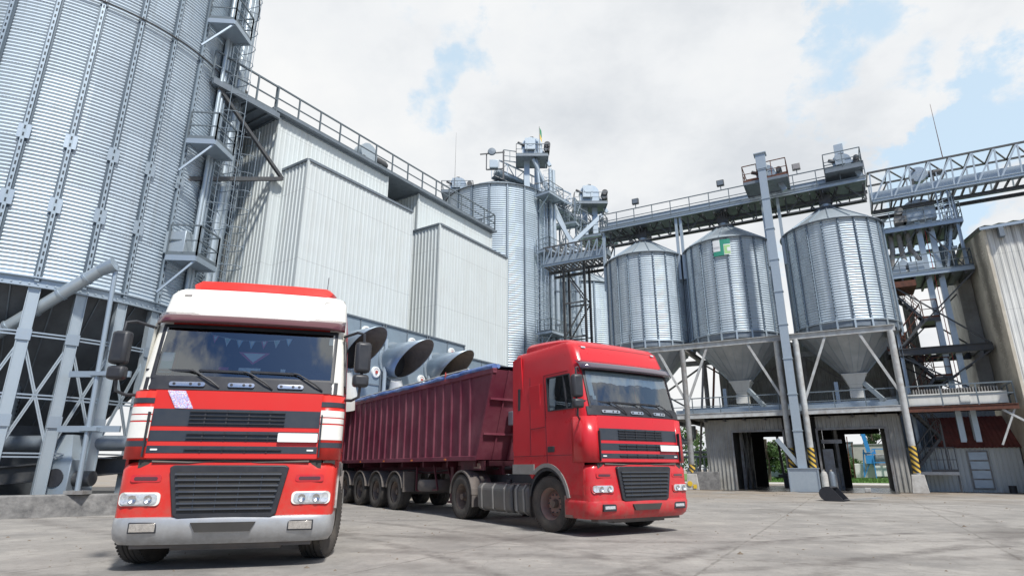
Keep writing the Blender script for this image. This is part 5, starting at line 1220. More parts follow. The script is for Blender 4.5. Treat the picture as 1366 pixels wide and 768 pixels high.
for (s0, m_) in ((1.9, 'concrete_pale'), (-9.1, 'concrete_pale')):
    lab = 'tall pale concrete footing at the right end column' if s0 > 0 else 'pale concrete footing with yellow paint near the truck'
    ft = R.thing('concrete_footing', lab, 'footing', s0, 0, 0)
    link('block', MB().loft([[(-.36, -.3, 0), (.36, -.3, 0), (.36, .3, 0), (-.36, .3, 0)], [(-.27, -.25, .88), (.27, -.25, .88), (.27, .25, .88), (-.27, .25, .88)]]), M[m_], ft, bevel=.02, sm=0)
    if s0 < 0:
        link('paint_mark', MB().lathe([(0, -.34), (.15, -.335)], 10, 'y', (-.12, 0, .34)).box(.06, .26, -.335, -.33, .08, .3), M['yellow'], ft, sm=0)
# lower platform deck
T = R.thing('loading_platform', 'long railed loading platform below the three silo hoppers', 'platform', -4, 0, 4.2)
d_ = MB().box(-11.2, 5.9, .1, 5.9, -.14, -.02); link('deck', d_, M['steel_mid'], T, sm=0)
link('edge_beam', MB().ibeam((-6.4, -.04, -.05), (.9, -.04, -.05), .1, .30, .03), M['steel_pale'], T, sm=0); link('edge_beam', MB().ibeam((1.25, -.04, -.05), (5.85, -.04, -.05), .1, .30, .03), M['steel_pale'], T, sm=0)
jo = MB()
for k in range(16): jo.ibeam((-10.8+k*1.1, .2, -.26), (-10.8+k*1.1, 5.8, -.26), .12, .2)
link('joists', jo, M['steel_dark'], T, sm=0)
link('railing', MB().rail([(-6.4, .15, 0), (.0, .15, 0)], 1.0, 1.5, .026, toe=False).rail([(1.3, .15, 0), (5.7, .15, 0)], 1.0, 1.5, .026, toe=False), M['rail'], T, sm=0)
link('screw_conveyor', MB().beam((-6, 3.0, .45), (5.8, 3.0, .45), .5, .45).beam((-6, 1.0, .25), (5.8, 1.0, .25), .12, .3), M['galv'], T, sm=0)
# rear corrugated wall behind the hoppers
bw = MB().corr((-8.3, 7.2), (3.3, 7.2), 3.9, 9.4, .26, .06); w_ = R.single('rear_wall', bw, M['clad_old'], 'weathered corrugated wall behind the silo hoppers', 'wall', 0, 0, 0, sm=0, fix=False)
R.single('wall_annex', MB().corr((3.3, 7.0), (3.85, 7.0), 4.3, 11.0, .2, .03).corr((3.85, 7.0), (4.5, 7.0), 4.3, 6.4, .2, .03).corr((3.85, 8.0), (3.85, 7.0), 4.3, 11, .2, .03), M['clad_old'], 'narrow corrugated annex stepping up behind the stairs', 'wall', sm=0, fix=False)
# the shed with two drive-through gates
T = R.thing('drive_through_shed', 'corrugated shed with two dark drive-through gates below the silos', 'shed', 0, 1.0, 0)
S0, S1, G1a, G1b, G2a, G2b, TOP, D1 = -8.35, 1.62, -6.85, -4.05, -2.35, .93, 3.95, 7.5
for fw in (MB().corr((S0, 0), (G1a, 0), 0, TOP, .21, .045).corr((G1a, 0), (G1b, 0), 3.25, TOP, .21, .045), MB().corr((G2a, 0), (G2b, 0), 3.25, TOP, .21, .045).corr((G2b, 0), (S1, 0), 0, TOP, .21, .045)): link('front_wall', fw, M['clad_old'], T, sm=0, fix=False)
for fw in (MB().corr((S0, D1), (S0, 0), 0, TOP, .21, .045), MB().corr((S1, 0), (S1, D1), 0, TOP, .21, .045)): link('side_wall', fw, M['clad_old'], T, sm=0, fix=False)
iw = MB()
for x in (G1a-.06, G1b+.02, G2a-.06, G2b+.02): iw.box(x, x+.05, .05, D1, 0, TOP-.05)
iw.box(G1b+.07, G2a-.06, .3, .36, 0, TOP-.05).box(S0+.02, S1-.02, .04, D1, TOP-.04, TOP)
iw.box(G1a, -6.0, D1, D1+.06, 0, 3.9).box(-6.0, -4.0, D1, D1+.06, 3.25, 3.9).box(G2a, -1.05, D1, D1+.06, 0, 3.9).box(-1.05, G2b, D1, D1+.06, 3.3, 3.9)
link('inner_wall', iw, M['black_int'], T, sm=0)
tr = MB()
for (a, b) in ((G1a, G1b), (G2a, G2b)):
    for x in (a, b): tr.box(x-.05, x+.05, -.08, .03, 0, 3.3)
    tr.box(a, b, -.08, .03, 3.2, 3.3)
link('gate_trim', tr, M['steel_mid'], T, sm=0)
st = MB()
for x, y in ((G1a+.25, 1.5), (G1a+.25, 3.5), (G1a+.25, 5.5), (-1.5, 2), (-1.5, 4.5), (-1.7, 6.5)): st.box(x-.07, x+.07, y-.07, y+.07, 0, 3.8)
for y in (1.5, 3.5): st.beam((G1a+.3, y, .2), (G1a+.3, y+2, 3.4), .08).beam((G1a+.3, y, 3.4), (G1a+.3, y+2, .2), .08).beam((-1.5, y, .2), (-1.5, y+2.4, 3.4), .08)
st.box(-2.2, -1.6, 1.5, 3, 0, 1.2).box(-2.2, -1.7, .4, 1.2, 0, 2.2).beam((-2.2, .5, 2.6), (-1.2, .5, 2.6), .2).box(-4.9, -4.2, 6.3, 7.4, 0, .9).beam((-5.3, 7, .7), (-4.1, 7, .7), .1, .2)
link('inner_frame', st, M['steel_mid'], T, sm=0)
pm = MB().box(-3.9, -3.5, -.5, .1, 0, 3.6).box(-3.2, -2.5, -.2, .1, .0, 2.6).beam((-3.9, -.3, 1.6), (-3.1, -.7, .3), .2).beam((-3.6, -.2, 3.9), (-2.5, -.2, .2), .12); link('gate_pillar', pm, M['steel_dark'], T, sm=0)
# grain dust lying along the shed front
dm = MB(); rr = random.Random(4); n = 60; i = 0
for k in range(n+1):
    s0 = lerp(k/n, -8.8, 3); dm.v += [(s0, .85, .008), (s0, -.1-.9*abs(sin(k*.31))-rr.random()*.5, .006)]
for k in range(n): dm.f.append((2*k, 2*k+1, 2*k+3, 2*k+2))
M['dust'] = mat('damp_grain_dust', (.13, .10, .075), .95, 0, noise=(2, .9, (.24, .20, .15)))
o = R.single('grain_dust', dm, M['dust'], None, None, sm=0, fix=False); o['label'] = 'damp brown grain dust in front of the shed gates'; o['category'] = 'dust'; o['kind'] = 'stuff'
# low wall at left of the shed, and piping behind
R.single('low_wall', MB().box(-9.4, -7.6, -.15, .25, 0, 1.0), M['concrete'], 'low grey concrete wall between the footing and the shed corner', 'wall', bevel=.02, sm=0)
T = R.thing('pipework', 'cluster of grey pipes and valves behind the leftmost column', 'pipework', -10.3, 4.5, 0)
link('manifold', MB().tube([(-2.5, 0, 2.2), (1.6, 0, 2.2)], .08, 8).tube([(-2.5, 0, 1.9), (1.6, 0, 1.9)], .08, 8), M['galv'], T)
for k in range(8): link('valve_pipe', MB().cyl((-2+k*.5, 0, .1), (-2+k*.5, 0, 2.0), .05, n=8).box(-2.1+k*.5, -1.9+k*.5, -.12, .12, .9, 1.2), M['galv_light'], T, sm=30)
link('elbow_pipe', MB().tube([(-.6, .2, 3.8), (-.6, .2, 3.3), (-.3, .2, 2.9), (.1, .2, 2.9), (.4, .2, 3.2), (.4, .2, 3.9)], .2, 12), M['galv_light'], T)
link('tank', MB().cyl((-3.4, .4, 0), (-3.4, .4, 2.6), .8, n=24), M['galv'], T)
# elevator leg in front with base box
T = R.thing('bucket_elevator', 'tall square galvanised elevator leg standing on a zinc box', 'elevator', -3.2, -.45, 0)
for k in range(9): z0 = 1.2+k*1.96; link('leg_section', MB().box(-.22, .22, -.16, .16, z0, z0+1.95).box(-.26, .26, -.20, .20, z0+1.9, z0+1.955), M['galv_light'], T, sm=0)
link('rear_leg', MB().box(-.2, .2, .25, .5, 1.2, 18.8), M['galv_dark'], T, sm=0)
bxm = link('base_box', MB().box(-.66, .72, -.5, .55, 0, 1.15), M['galv_light'], T, bevel=.01, sm=0); link('base_flange', MB().box(-.72, .78, -.56, .6, 1.15, 1.20).box(-.70, -.64, -.54, -.5, 0, 1.15).box(.70, .76, -.54, -.5, 0, 1.15), M['galv'], bxm, sm=0)
link('inlet_chute', MB().beam((-1.1, .1, 2.7), (-.15, 0, 1.35), .22), M['galv_light'], T, sm=0)
# upper gallery over the silos
T = R.thing('upper_gallery', 'long railed conveyor gallery running across the tops of the hopper silos', 'gallery', -14.8, 2.0, 18.1)
LN = 17.1
gd = MB().box(0, LN, 0, 2.6, -.10, -.02); link('gallery_deck', gd, M['galv_dark'], T, sm=0)
for y in (0, 2.6): link('gallery_beam', MB().ibeam((0, y, -.12), (LN, y, -.12), .10, .18, .02), M['galv_light'], T, sm=0); 
link('gallery_beam', MB().ibeam((0, .9, -.62), (LN, .9, -.62), .12, .2, .02).ibeam((0, 2.3, -.62), (LN, 2.3, -.62), .12, .2, .02), M['steel_dark'], T, sm=0)
jo = MB()
for k in range(24): jo.beam((.1+k*.73, 0, -.4), (.1+k*.73, 2.6, -.4), .06, .14)
for k in range(23): jo.beam((.1+k*.73, .9, -.42), (.1+(k+1)*.73, .9, -.62), .05)
link('gallery_joists', jo, M['steel_dark'], T, sm=0)
link('gallery_railing', MB().rail([(0, 2.6, 0), (0, 0, 0), (LN, 0, 0)], 1.1, 1.35, .026), M['rail'], T, sm=0)
link('back_railing', MB().rail([(0, 2.6, 0), (LN, 2.6, 0)], 1.1, 1.35, .026), M['rail'], T, sm=0)
link('chain_conveyor', MB().box(.3, LN-.2, .9, 1.5, .25, .75).box(.3, LN-.2, .85, 1.55, .75, .79), M['galv_light'], T, sm=0)
under = MB(); rr = random.Random(9)
for s_ in SC:
    q = s_+14.8
    for k in range(5): a = rr.uniform(-1.8, 1.8); under.beam((q+a, .5, -.1), (q+a*.3, 1.2, -1.1), .07)
    under.box(q-.35, q+.35, .85, 1.55, -.9, -.3).beam((q-2.2, .4, -1.3), (q+2.2, .4, -1.3), .08).beam((q-2.2, .4, -1.3), (q-2.2, .4, -.2), .08).beam((q+2.2, .4, -1.3), (q+2.2, .4, -.2), .08).beam((q-2.2, .4, -1.3), (q-1.2, .4, -.2), .06).beam((q+2.2, .4, -1.3), (q+1.2, .4, -.2), .06)
link('under_frames', under, M['steel_dark'], T, sm=0)
# floodlights on the gallery rail
for i, (s0, lab) in enumerate(((-12.0, 'square floodlight on the gallery rail above the left hopper silo'), (-6.05, 'square floodlight on the gallery rail above the sign bearing silo'), (-1.35, 'square floodlight on the gallery rail just right of the elevator leg'))):
    T = R.thing('floodlight', lab, 'floodlight', s0, 1.98, 19.2, 'floodlights on the gallery rail'); link('bracket', MB().beam((0, 0, 0), (0, 0, .35), .05), M['rail'], T, sm=0)
    h_ = link('lamp_housing', MB().box(-.24, .24, -.1, .12, .3, .72), M['steel_dark'] if i < 2 else M['steel_mid'], T, bevel=.02); link('lamp_pane', MB().box(-.19, .19, -.115, -.10, .35, .67), M['lamp_dim'] if i == 2 else M['galv_dark'], h_, sm=0)
H = head(R, -3.1, .6, 18.25, 'elevator head with red railed platform on top of the front leg', .85, 1.25, legs=False)
for c in H.children:
    if c.name.startswith('head_platform'):
        for r__ in c.children: r__.data.materials[0] = M['rust']
R.single('elevator_cowl', MB().box(-.28, .28, -.22, .22, 0, 1.0).box(-.36, .36, -.3, .3, 1.0, 1.06), M['galv_light'], 'pale square cap on top of the front elevator leg', 'cap', -3.2, -.45, 18.85, sm=0)
H = head(R, 1.2, 2.2, 18.75, 'second elevator head above the hopper silo nearest the stair tower', .8, 1.0, legs=False)
R.single('vent_duct', MB().box(-.25, .25, -.2, .2, -.3, 1.4), M['galv_light'], 'pale square duct rising from the second elevator head', 'duct', 1.15, 2.2, 19.25, sm=0)
# truss conveyor to the right
def frame_truss(name, label, cat, s0, s1, d0, d1, z0, z1, n, mcol='galv_light', mdark='steel_dark', zslope=0, trough=True):
    T = R.thing(name, label, cat, s0, d0, z0); Ln = s1-s0; W = d1-d0; H = z1-z0
    dz = lambda x: zslope*x/Ln
    for y, q in ((0, 0), (W, 1)):
        m = MB(); m.ibeam((0, y, 0), (Ln, y, dz(Ln)), .14, .2, .03); link('bottom_chord', m, M[mcol], T, sm=0)
        link('top_chord', MB().beam((0, y, H), (Ln, y, H+dz(Ln)), .10), M[mdark], T, sm=0)
        ps = MB(); dg = MB()
        for k in range(n+1): x = Ln*k/n; ps.beam((x, y, dz(x)), (x+.12, y, H+dz(x)), .075)
        for k in range(n): x, x2 = Ln*k/n, Ln*(k+1)/n; dg.beam((x+.1, y, dz(x)), (x2+.1, y, H+dz(x2)), .085)
        link('posts', ps, M[mcol], T, sm=0); link('diagonals', dg, M[mdark] if q else M[mcol], T, sm=0)
    c = MB()
    for k in range(2*n+1): x = Ln*k/n/2; c.beam((x, 0, dz(x)-.02), (x, W, dz(x)-.02), .08, .12)
    for k in range(n+1): x = Ln*k/n; c.beam((x, 0, H+dz(x)), (x, W, H+dz(x)), .06)
    for k in range(n): x, x2 = Ln*k/n, Ln*(k+1)/n; c.beam((x, 0, H+dz(x)), (x2, W, H+dz(x2)), .07)
    link('cross_members', c, M[mdark], T, sm=0)
    link('floor_beam', MB().ibeam((0, W*.5, -.35), (Ln, W*.5, dz(Ln)-.35), .14, .2, .03).ibeam((0, W, -.4), (Ln, W, dz(Ln)-.4), .14, .2, .03), M[mdark], T, sm=0)
    if trough: link('conveyor_trough', MB().beam((0, W*.5, .55), (Ln, W*.5, .55+dz(Ln)), W*.4, .5), M['galv_light'], T, sm=0)
    return T
frame_truss('conveyor_bridge', 'long lattice conveyor bridge crossing the sky at the upper right', 'conveyor bridge', 2.4, 17.5, 2.0, 4.0, 16.45, 18.3, 15, zslope=.0)
drive(R, 5.3, 3.2, 17.2, 'conveyor drive inside the lattice bridge at the upper right', 1.1, m='galv')
frame_truss('truss_bridge', 'short lattice walkway bridge between the tall silo and the gallery', 'bridge', -19.6, -14.6, 2.2, 4.2, 16.1, 17.55, 8, 'galv', 'steel_dark')
R.single('lightning_rod', MB().cyl((0, 0, 0), (0, 0, 3.6), .025, .010, 6), M['rust'], 'thin red lightning rod above the lattice conveyor bridge', 'rod', 6.2, 2.0, 18.3)
# lattice mast under the short bridge
T = R.thing('lattice_mast', 'dark square lattice mast below the short truss bridge', 'mast', -17.3, 3.2, 0)
for x in (-.85, .85):
    for y in (-.5, .5): link('mast_leg', MB().ibeam((x, y, 0), (x, y, 16), .16, .16), M['steel_dark'], T, sm=0)
m = MB()
for y in (-.5, .5):
    for k in range(6): z = k*2.6; m.beam((-.85, y, z+2.6), (.85, y, z+2.6), .1); m.beam((-.85, y, z+(2.6 if k % 2 else 0)), (.85, y, z+(0 if k % 2 else 2.6)), .09)
link('lattice', m, M['steel_dark'], T, sm=0)
# ------------------------------------------------------------------ stair and elevator tower at the right
T = R.thing('stair_tower', 'open steel tower of platforms, stairs and braces beside the right hand building', 'tower', 4.4, 4.5, 0)
def loc(s, d): return (s-4.4, d-4.5)
for s0 in (2.45, 6.35):
    for d0 in (3.0, 6.0):
        x, y = loc(s0, d0); link('tower_column', MB().ibeam((x, y, 11.8 if s0 > 3 else 0), (x, y, 16.3 if s0 > 3 else 14.8), .16, .16), M['galv'], T, sm=0)
for z in (11.95, 14.8):
    (x0, y0), (x1, y1) = loc(2.3, 2.9), loc(6.6, 6.1); platform(T, [(x0, y0), (x1, y0), (x1, y1), (x0, y1)], z, (0, 1, 2), 'tower_platform', 'galv_dark', .12, rm='rail')
    link('edge_beam', MB().ibeam((x0, y0-.06, z-.1), (x1, y0-.06, z-.1), .1, .24, .03), M['galv'], T, sm=0)
    j = MB()
    for k in range(7): j.beam((x0+.3+k*.6, y0, z-.26), (x0+.3+k*.6, y1, z-.26), .1, .2)
    link('platform_joists', j, M['steel_dark'], T, sm=0)
(x0, y0), (x1, y1) = loc(2.2, 3.0), loc(6.6, 6.0)
for y in (y0, y1): link('tie_beam', MB().ibeam((x0, y, 7.45), (x1, y, 7.45), .25, .4, .04), M['steel_dark'], T, sm=0)
t_ = MB()
for k in range(9): t_.beam((x0+k*.55, y0, 7.45), (x0+k*.55, y1, 7.45), .1, .3)
link('tie_beam_cross', t_, M['steel_dark'], T, sm=0)
bb = MB()
for y in (y0, y1):
    for (za, zb) in ((11.7, 7.6), (7.6, 11.7), (7.3, 4.4), (4.4, 7.3)): link('diagonal_brace', MB().beam((x0+.1, y, za), (x1, y, zb), .075), M['steel_dark'], T, sm=0)
for (x, m_) in ((.12, 'galv_light'), (.72, 'galv_light')):
    link('elevator_trunk', MB().box(x-.14, x+.14, -1.2, -.9, 2.6, 16.0), M[m_], T, sm=0)
link('guy_cable', MB().cyl((.42, -1.1, 4.2), (.42, -1.1, 14.6), .02, n=5), M['redpaint'], T)
hc = MB(); pr = [(-.55, 15.2), (1.1, 15.2), (1.1, 15.9)]+[(.28+.82*cos(rad(a)), 15.9+.6*sin(rad(a))) for a in range(15, 180, 15)]+[(-.55, 15.9)]; hc.prism(pr, 1, -1.4, -.7); link('head_casing', hc, M['galv_light'], T, sm=30)
link('head_motor', MB().cyl((-.7, -1.6, 15.9), (-.7, -.9, 15.9), .22, n=12).box(-1.0, -.4, -1.5, -.8, 15.2, 15.6), M['steel_mid'], T, sm=30)
for k, (xa, xb) in enumerate(((-1.35, -1.5), (-.9, -.85), (-.45, -.1))): link('drop_pipe', MB().tube([(xa, -1.0, 14.6), (xa, -1.0, 13.6), (xb, -1.0, 12.9), (xb, -1.0, 12.4)], .14, 10), M['steel_mid'], T)
link('screen_machine', MB().box(-1.9, -.9, -1.3, -.3, 12.0, 12.6).box(-.75, .0, -1.3, -.3, 12.0, 12.75).beam((-1.5, -1, 12.3), (-.8, -1, 12.9), .4), M['galv_light'], T, bevel=.02, sm=0)
link('old_platform', MB().box(-2.2, -.6, -1.7, .5, 11.2, 11.35).box(-2.2, -.6, -1.72, -1.66, 11.2, 11.55), M['rust'], T, sm=0)
def flight(T, a, b, w, n, rails=True, m='steel_dark', rm='rust'):
    """stair flight from a to b (x,z), width in y"""
    y0 = a[1]; s = MB(); A = Vector(a); B = Vector(b); W = Vector((0, w, 0))
    for q in (Vector((0, 0, 0)), W): s.beam(A+q, B+q, .04, .13)
    for k in range(n): c = A.lerp(B, (k+.5)/n); s.beam(c, c+W, .22, .035)
    F = link('stair_flight', s, M[m], T, sm=0)
    if rails:
        r = MB(); U = Vector((0, 0, 1.0))
        for q in (Vector((0, 0, 0)), W):
            r.beam(A+q+U, B+q+U, .04); r.beam(A+q+U*.5, B+q+U*.5, .03)
            for k in range(5): c = A.lerp(B, k/4)+q; r.beam(c, c+U, .035)
        link('handrail', r, M[rm], F, sm=0)
# zigzag stairs left of the trunks
lv_ = [(4.35, 6.0), (6.0, 7.6), (7.6, 9.3), (9.3, 11.3)]
for k, (za, zb) in enumerate(lv_):
    xa, xb = (-1.95, -.55) if k % 2 == 0 else (-.55, -1.95)
    flight(T, (xa, -1.3, za), (xb, -1.3, zb), .75, 7)
    xl = -.55 if k % 2 == 0 else -2.55
    lp_ = platform(T, [(xl, -1.4), (xl+.75, -1.4), (xl+.75, .6), (xl, .6)], zb, (0, 1), 'landing', 'steel_dark', .08, rm='rust')
flight(T, (1.1, -1.1, 12.0), (1.75, -1.1, 14.8), .7, 11, m='galv', rm='rail')
ladder(T, loc(6.1, 2.9), (-0, -1), 14.8, 17.9, .45, cage=False)
m = MB()
for (x, y) in ((1.2, -1.6), (1.75, -1.6)):
    m.beam((x, y, 14.8), (x+.05, y, 17.0), .08)
for k in range(6): m.beam((1.2, -1.6, 14.9+k*.36), (1.78, -1.6, 15.1+k*.36), .04)
link('lattice_post', m, M['galv'], T, sm=0)
# lower right platform with trough
T = R.thing('transfer_platform', 'low rust edged platform with pale conveyor trough at the right', 'platform', 1.95, 0, 4.15)
link('deck', MB().box(0.05, 4.55, .05, 2.6, -.12, -.02), M['steel_dark'], T, sm=0); link('rusty_edge', MB().ibeam((.1, 0, -.12), (4.55, 0, -.12), .1, .26, .03), M['rust'], T, sm=0)
link('railing', MB().rail([(.15, .05, 0), (4.5, .05, 0), (4.5, 2.5, 0)], 1.05, 1.4, .03, toe=False), M['rail'], T, sm=0)
link('conveyor_trough', MB().box(.1, 4.3, .5, 1.1, .1, .62).box(.1, 4.3, .44, 1.16, .62, .68).box(2.4, 2.8, .46, .5, .2, .6), M['clad_white'], T, sm=0)
gm = MB()
for k in range(30): x = .5+k*.12; gm.box(x, x+.05, .7, 1.5, .7, .95)
link('grid', gm, M['steel_mid'], T, sm=0)
link('bracket', MB().beam((3.9, .1, -.25), (4.75, .1, -.9), .1).beam((3.6, .1, -1.9), (4.4, .1, -.2), .08), M['steel_pale'], T, sm=0)
link('column', MB().box(-.0, .12, 2.2, 2.35, -4.1, -.1), M['steel_mid'], T, sm=0)
for x in (2.32, 2.95): link('spout_leg', MB().box(x-.12, x+.12, 1.5, 1.7, -1.7, .0), M['galv_light'], T, sm=0)
# lower stair
T = R.thing('yard_stair', 'dark steel stair climbing behind the right end column', 'stair', 2.9, 1.9, 0)
flight(T, (-.9, 0, 1.0), (.4, 0, 2.6), .8, 8, rm='steel_dark'); flight(T, (.6, .2, 2.6), (-.5, .2, 4.1), .8, 7, rm='steel_dark')
link('landing', MB().box(-.9, .9, -.3, .9, .93, 1.02).box(-.9, .9, -.34, -.3, .85, 1.0), M['steel_pale'], T, sm=0); link('stair_posts', MB().box(-.9, -.82, -.3, -.22, 0, 4).box(.82, .9, -.3, -.22, 0, 1).box(.5, .58, -.3, -.22, 1, 3.4), M['steel_dark'], T, sm=0)
link('mesh_panel', MB().rail([(-.2, -.3, 1.0), (.9, -.3, 1.0)], 1.2, .25, .02), M['steel_dark'], T, sm=0)
# red roofed lean-to
T = R.thing('red_roof_annex', 'low pale corrugated annex with sloping dark red roof and a grey door', 'annex', 0, 3.0, 0)
link('wall', MB().corr((1.7, 0), (6.7, 0), 0, 2.25, .2, .03), M['clad'], T, sm=0, fix=False)
rf = MB(); n = 34
for k in range(n+1):
    x = lerp(k/n, 3.3, 6.75); dz = .03 if k % 2 else 0; rf.v += [(x, -.25, 2.18+dz), (x, 2.6, 3.95+dz)]
for k in range(n): rf.f.append((2*k, 2*k+2, 2*k+3, 2*k+1))
link('roof', rf, M['red_roof'], T, sm=0, fix=False)
link('upper_wall', MB().corr((2.0, 2.7), (6.5, 2.7), 2.2, 5.4, .2, .03), M['bluegrey_wall'], T, sm=0, fix=False)
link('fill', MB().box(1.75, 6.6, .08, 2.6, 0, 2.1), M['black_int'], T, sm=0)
dr = MB(); dr.poly([(4.45, -.62, .02), (5.35, -.55, .02), (5.35, -.08, 2.0), (4.45, -.1, 2.0)]); D_ = link('door', MB().box(4.45, 5.35, -.10, -.05, .15, 2.05), M['steel_mid'], T, sm=0)
pn = MB()
for k in range(4): pn.box(4.52, 5.28, -.115, -.10, .22+k*.46, .60+k*.46)
link('door_panel', pn, M['galv'], D_, sm=0)
R.single('drum', MB().cyl((0, 0, 0), (0, 0, .35), .16, n=14), M['plastic'], 'small black drum at the foot of the right building', 'drum', 5.95, 2.4, 0)
# big building at the right edge
T = R.thing('storage_building', 'large pale ribbed storage building at the right edge with mouldy beige side', 'building', 6.78, 0, 0)
link('front_wall', MB().corr((0, 0), (14, 0), 0, 13, .26, .022, top=lambda t: 13.0+.4*t), M['clad_white'], T, sm=0, fix=False)
link('side_wall', MB().prism([(.02, 0), (9, 0), (9, 13.4), (5, 13.85), (.02, 13.0)], 0, -.02, .16), M['render_mould'], T, sm=0)
link('corner_strip', MB().box(-.04, .08, -.055, -.03, 0, 13), M['render_mould'], T, sm=0)
link('side_annex', MB().box(-.75, -.05, 5.2, 9, 5.2, 12.6), M['clad_old'], T, sm=0)
ro = MB(); n = 50
for k in range(n+1):
    x = lerp(k/n, -.25, 14.2); dz = .07 if k % 2 else 0; ro.v += [(x, -.35, 13.05+dz+.4*x/14), (x, 5, 13.95+dz+.4*x/14), (x, 9.2, 13.5+dz+.4*x/14)]
for k in range(n):
    for j in range(2): ro.f.append((3*k+j, 3*k+3+j, 3*k+4+j, 3*k+1+j))
o = link('roof', ro, M['galv_dark'], T, sm=0, fix=False)
link('gutter', MB().beam((-.2, -.35, 12.95), (14.2, -.35, 13.3), .10, .14), M['galv'], T, sm=0); link('eave_bracket', MB().box(.55, .75, -.4, -.05, 12.4, 12.9), M['galv_dark'], T, sm=0)
# scoop on the ground by the leg, gas bottles, white block
T = R.thing('loader_scoop', 'black steel scoop lying on the yard in front of the right gate', 'scoop', -1.7, -10.2, 0)
sc = MB(); pf = [(.36*cos(rad(a)), .36+.36*sin(rad(a))) for a in range(268, 50, -16)]
ir = [(x*.86, .36+(z-.36)*.86) for x, z in pf]; lip = [(.62, .02)]
sc.prism(pf+ir[::-1], 1, -.5, .5)
for y in (-.52, .48): sc.prism(pf+lip, 1, y, y+.04)
sc.box(-.1, .62, -.5, .5, .0, .03)
link('bucket', sc, M['plastic'], T, sm=30)
R.single('plank', MB().beam((0, 0, .04), (1.1, .9, .10), .28, .03), M['steel_mid'], 'dusty flat plank leaning by the black scoop', 'plank', -1.2, -10.0, 0)
for (s0, d0, m_, lab) in ((-2.25, -.1, 'concrete_pale', 'pale round bollard just right of the zinc elevator box'), (-1.9, .1, 'galv_dark', 'dark grey bollard second from the zinc elevator box')):
    T = R.thing('bollard', lab, 'bollard', s0, d0, 0); link('post', MB().lathe([(.17, 0), (.17, .85), (.12, 1.0), (0, 1.05)], 16), M[m_], T); link('cap', MB().lathe([(.06, 1.03), (.07, 1.12), (0, 1.15)], 10), M['chrome'], T)
R.single('white_block', MB().box(-.13, .13, -.1, .1, 0, .22), M['concrete_pale'], 'small white block on the ground before the right gate', 'block', -.35, .2, 0, bevel=.02)

# ================================================================== BEYOND THE GATES (frame R, far side)
def crown(T, name, c, rx, rz, n, m, seed, size=.22, lobes=9):
    rr = random.Random(seed); mb = MB(); L = []
    for k in range(lobes): a, b = rr.uniform(0, 6.28), rr.uniform(-.8, .95); q = rr.uniform(.35, .85); L.append((c[0]+rx*q*cos(a), c[1]+rx*q*sin(a), c[2]+rz*b*.8, rr.uniform(.25, .5)*rx))
    for k in range(n):
        l = rr.choice(L); u = Vector((rr.gauss(0, 1), rr.gauss(0, 1), rr.gauss(0, 1))).normalized()*l[3]*rr.uniform(.55, 1.08); p = Vector(l[:3])+u
        a = Vector((rr.gauss(0, 1), rr.gauss(0, 1), rr.gauss(0, 1))).normalized(); b = a.cross(Vector((rr.gauss(0, 1), rr.gauss(0, 1), .3))).normalized(); s = size*rr.uniform(.6, 1.3)
        mb.poly([p-a*s, p+b*s*.45, p+a*s, p-b*s*.45])
    link(name, mb, M[m], T, sm=0, fix=False)
def tree(label, s, d, h, rx, m='leaf', n=2600, seed=1, size=.24, base=.3):
    T = R.thing('tree', label, 'tree', s, d, 0, 'trees beyond the shed'); t = MB(); rr = random.Random(seed)
    t.tube([(0, 0, 0), (.06, 0, h*.3), (-.05, .05, h*.6), (0, 0, h*.9)], .14, 8)
    for k in range(7): a = rr.uniform(0, 6.28); z = h*rr.uniform(.3, .75); t.tube([(0, 0, z), (rx*.4*cos(a), rx*.4*sin(a), z+h*.1), (rx*.75*cos(a), rx*.75*sin(a), z+h*.18)], .05, 5)
    link('trunk', t, M['bark'], T); crown(T, 'crown', (0, 0, h*(base+1)/2), rx, h*(1-base)/2, n, m, seed, size)
tree('tall birch like tree rising behind the blue machine', 2.0, 66, 7.6, 1.7, 'leaf2', 2600, 3, .2, .45)
tree('bushy tree at the right side of the right gate opening', 5.6, 52, 4.0, 1.8, 'leaf', 2200, 4)
tree('bushy tree at the left side of the right gate opening', -3.2, 52, 3.4, 2.0, 'leaf', 2400, 5)
for k, (s, d, h, rx, lab) in enumerate(((-7.9, 26, 4.3, 1.5, 'light green tree seen through the left gate'), (-6.0, 31, 3.6, 1.5, 'green tree seen through the left gate beside the parked van'), (-14.5, 27, 5.6, 2.3, 'green tree hidden behind the pipework left of the shed'))): tree(lab, s, d, h, rx, 'leaf', 2400, 20+k, .17, .12)
hg = MB(); T = R.thing('hedge', 'low green hedge in front of the far buildings', 'hedge', -2.2, 48, 0); crown(T, 'hedge_leaves', (0, 0, .9), 3, .8, 2600, 'leaf', 31, .22, 22); link('hedge_stems', MB().box(-4, 4, -.1, .1, 0, .8), M['bark'], T, sm=0)
T = R.thing('far_building', 'beige flat roofed building behind the blue machine', 'building', 1.3, 58, 0); link('walls', MB().box(-2.1, 2.3, 0, 6, 0, 4.2), M['glassbox'], T, sm=0); link('roof_edge', MB().box(-2.2, 2.4, -.1, 6.1, 4.2, 4.35), M['steel_mid'], T, sm=0)
T = R.thing('far_block', 'tall blue grey block standing far off left of the beige building', 'building', -1.4, 68, 0); link('walls', MB().box(-.8, .8, 0, 6, 0, 4.9), M['bluegrey_wall'], T, sm=0); link('roof_edge', MB().box(-.9, .9, -.1, 6, 4.9, 5.05), M['galv_dark'], T, sm=0)
T = R.thing('blue_machine', 'bright blue loading machine with raised chute beyond the right gate', 'machine', .8, 41, 0)
link('raised_chute', MB().beam((.0, 0, 2.9), (-.35, 0, 5.2), .7, .4), M['blue'], T, sm=0)
bl = MB()
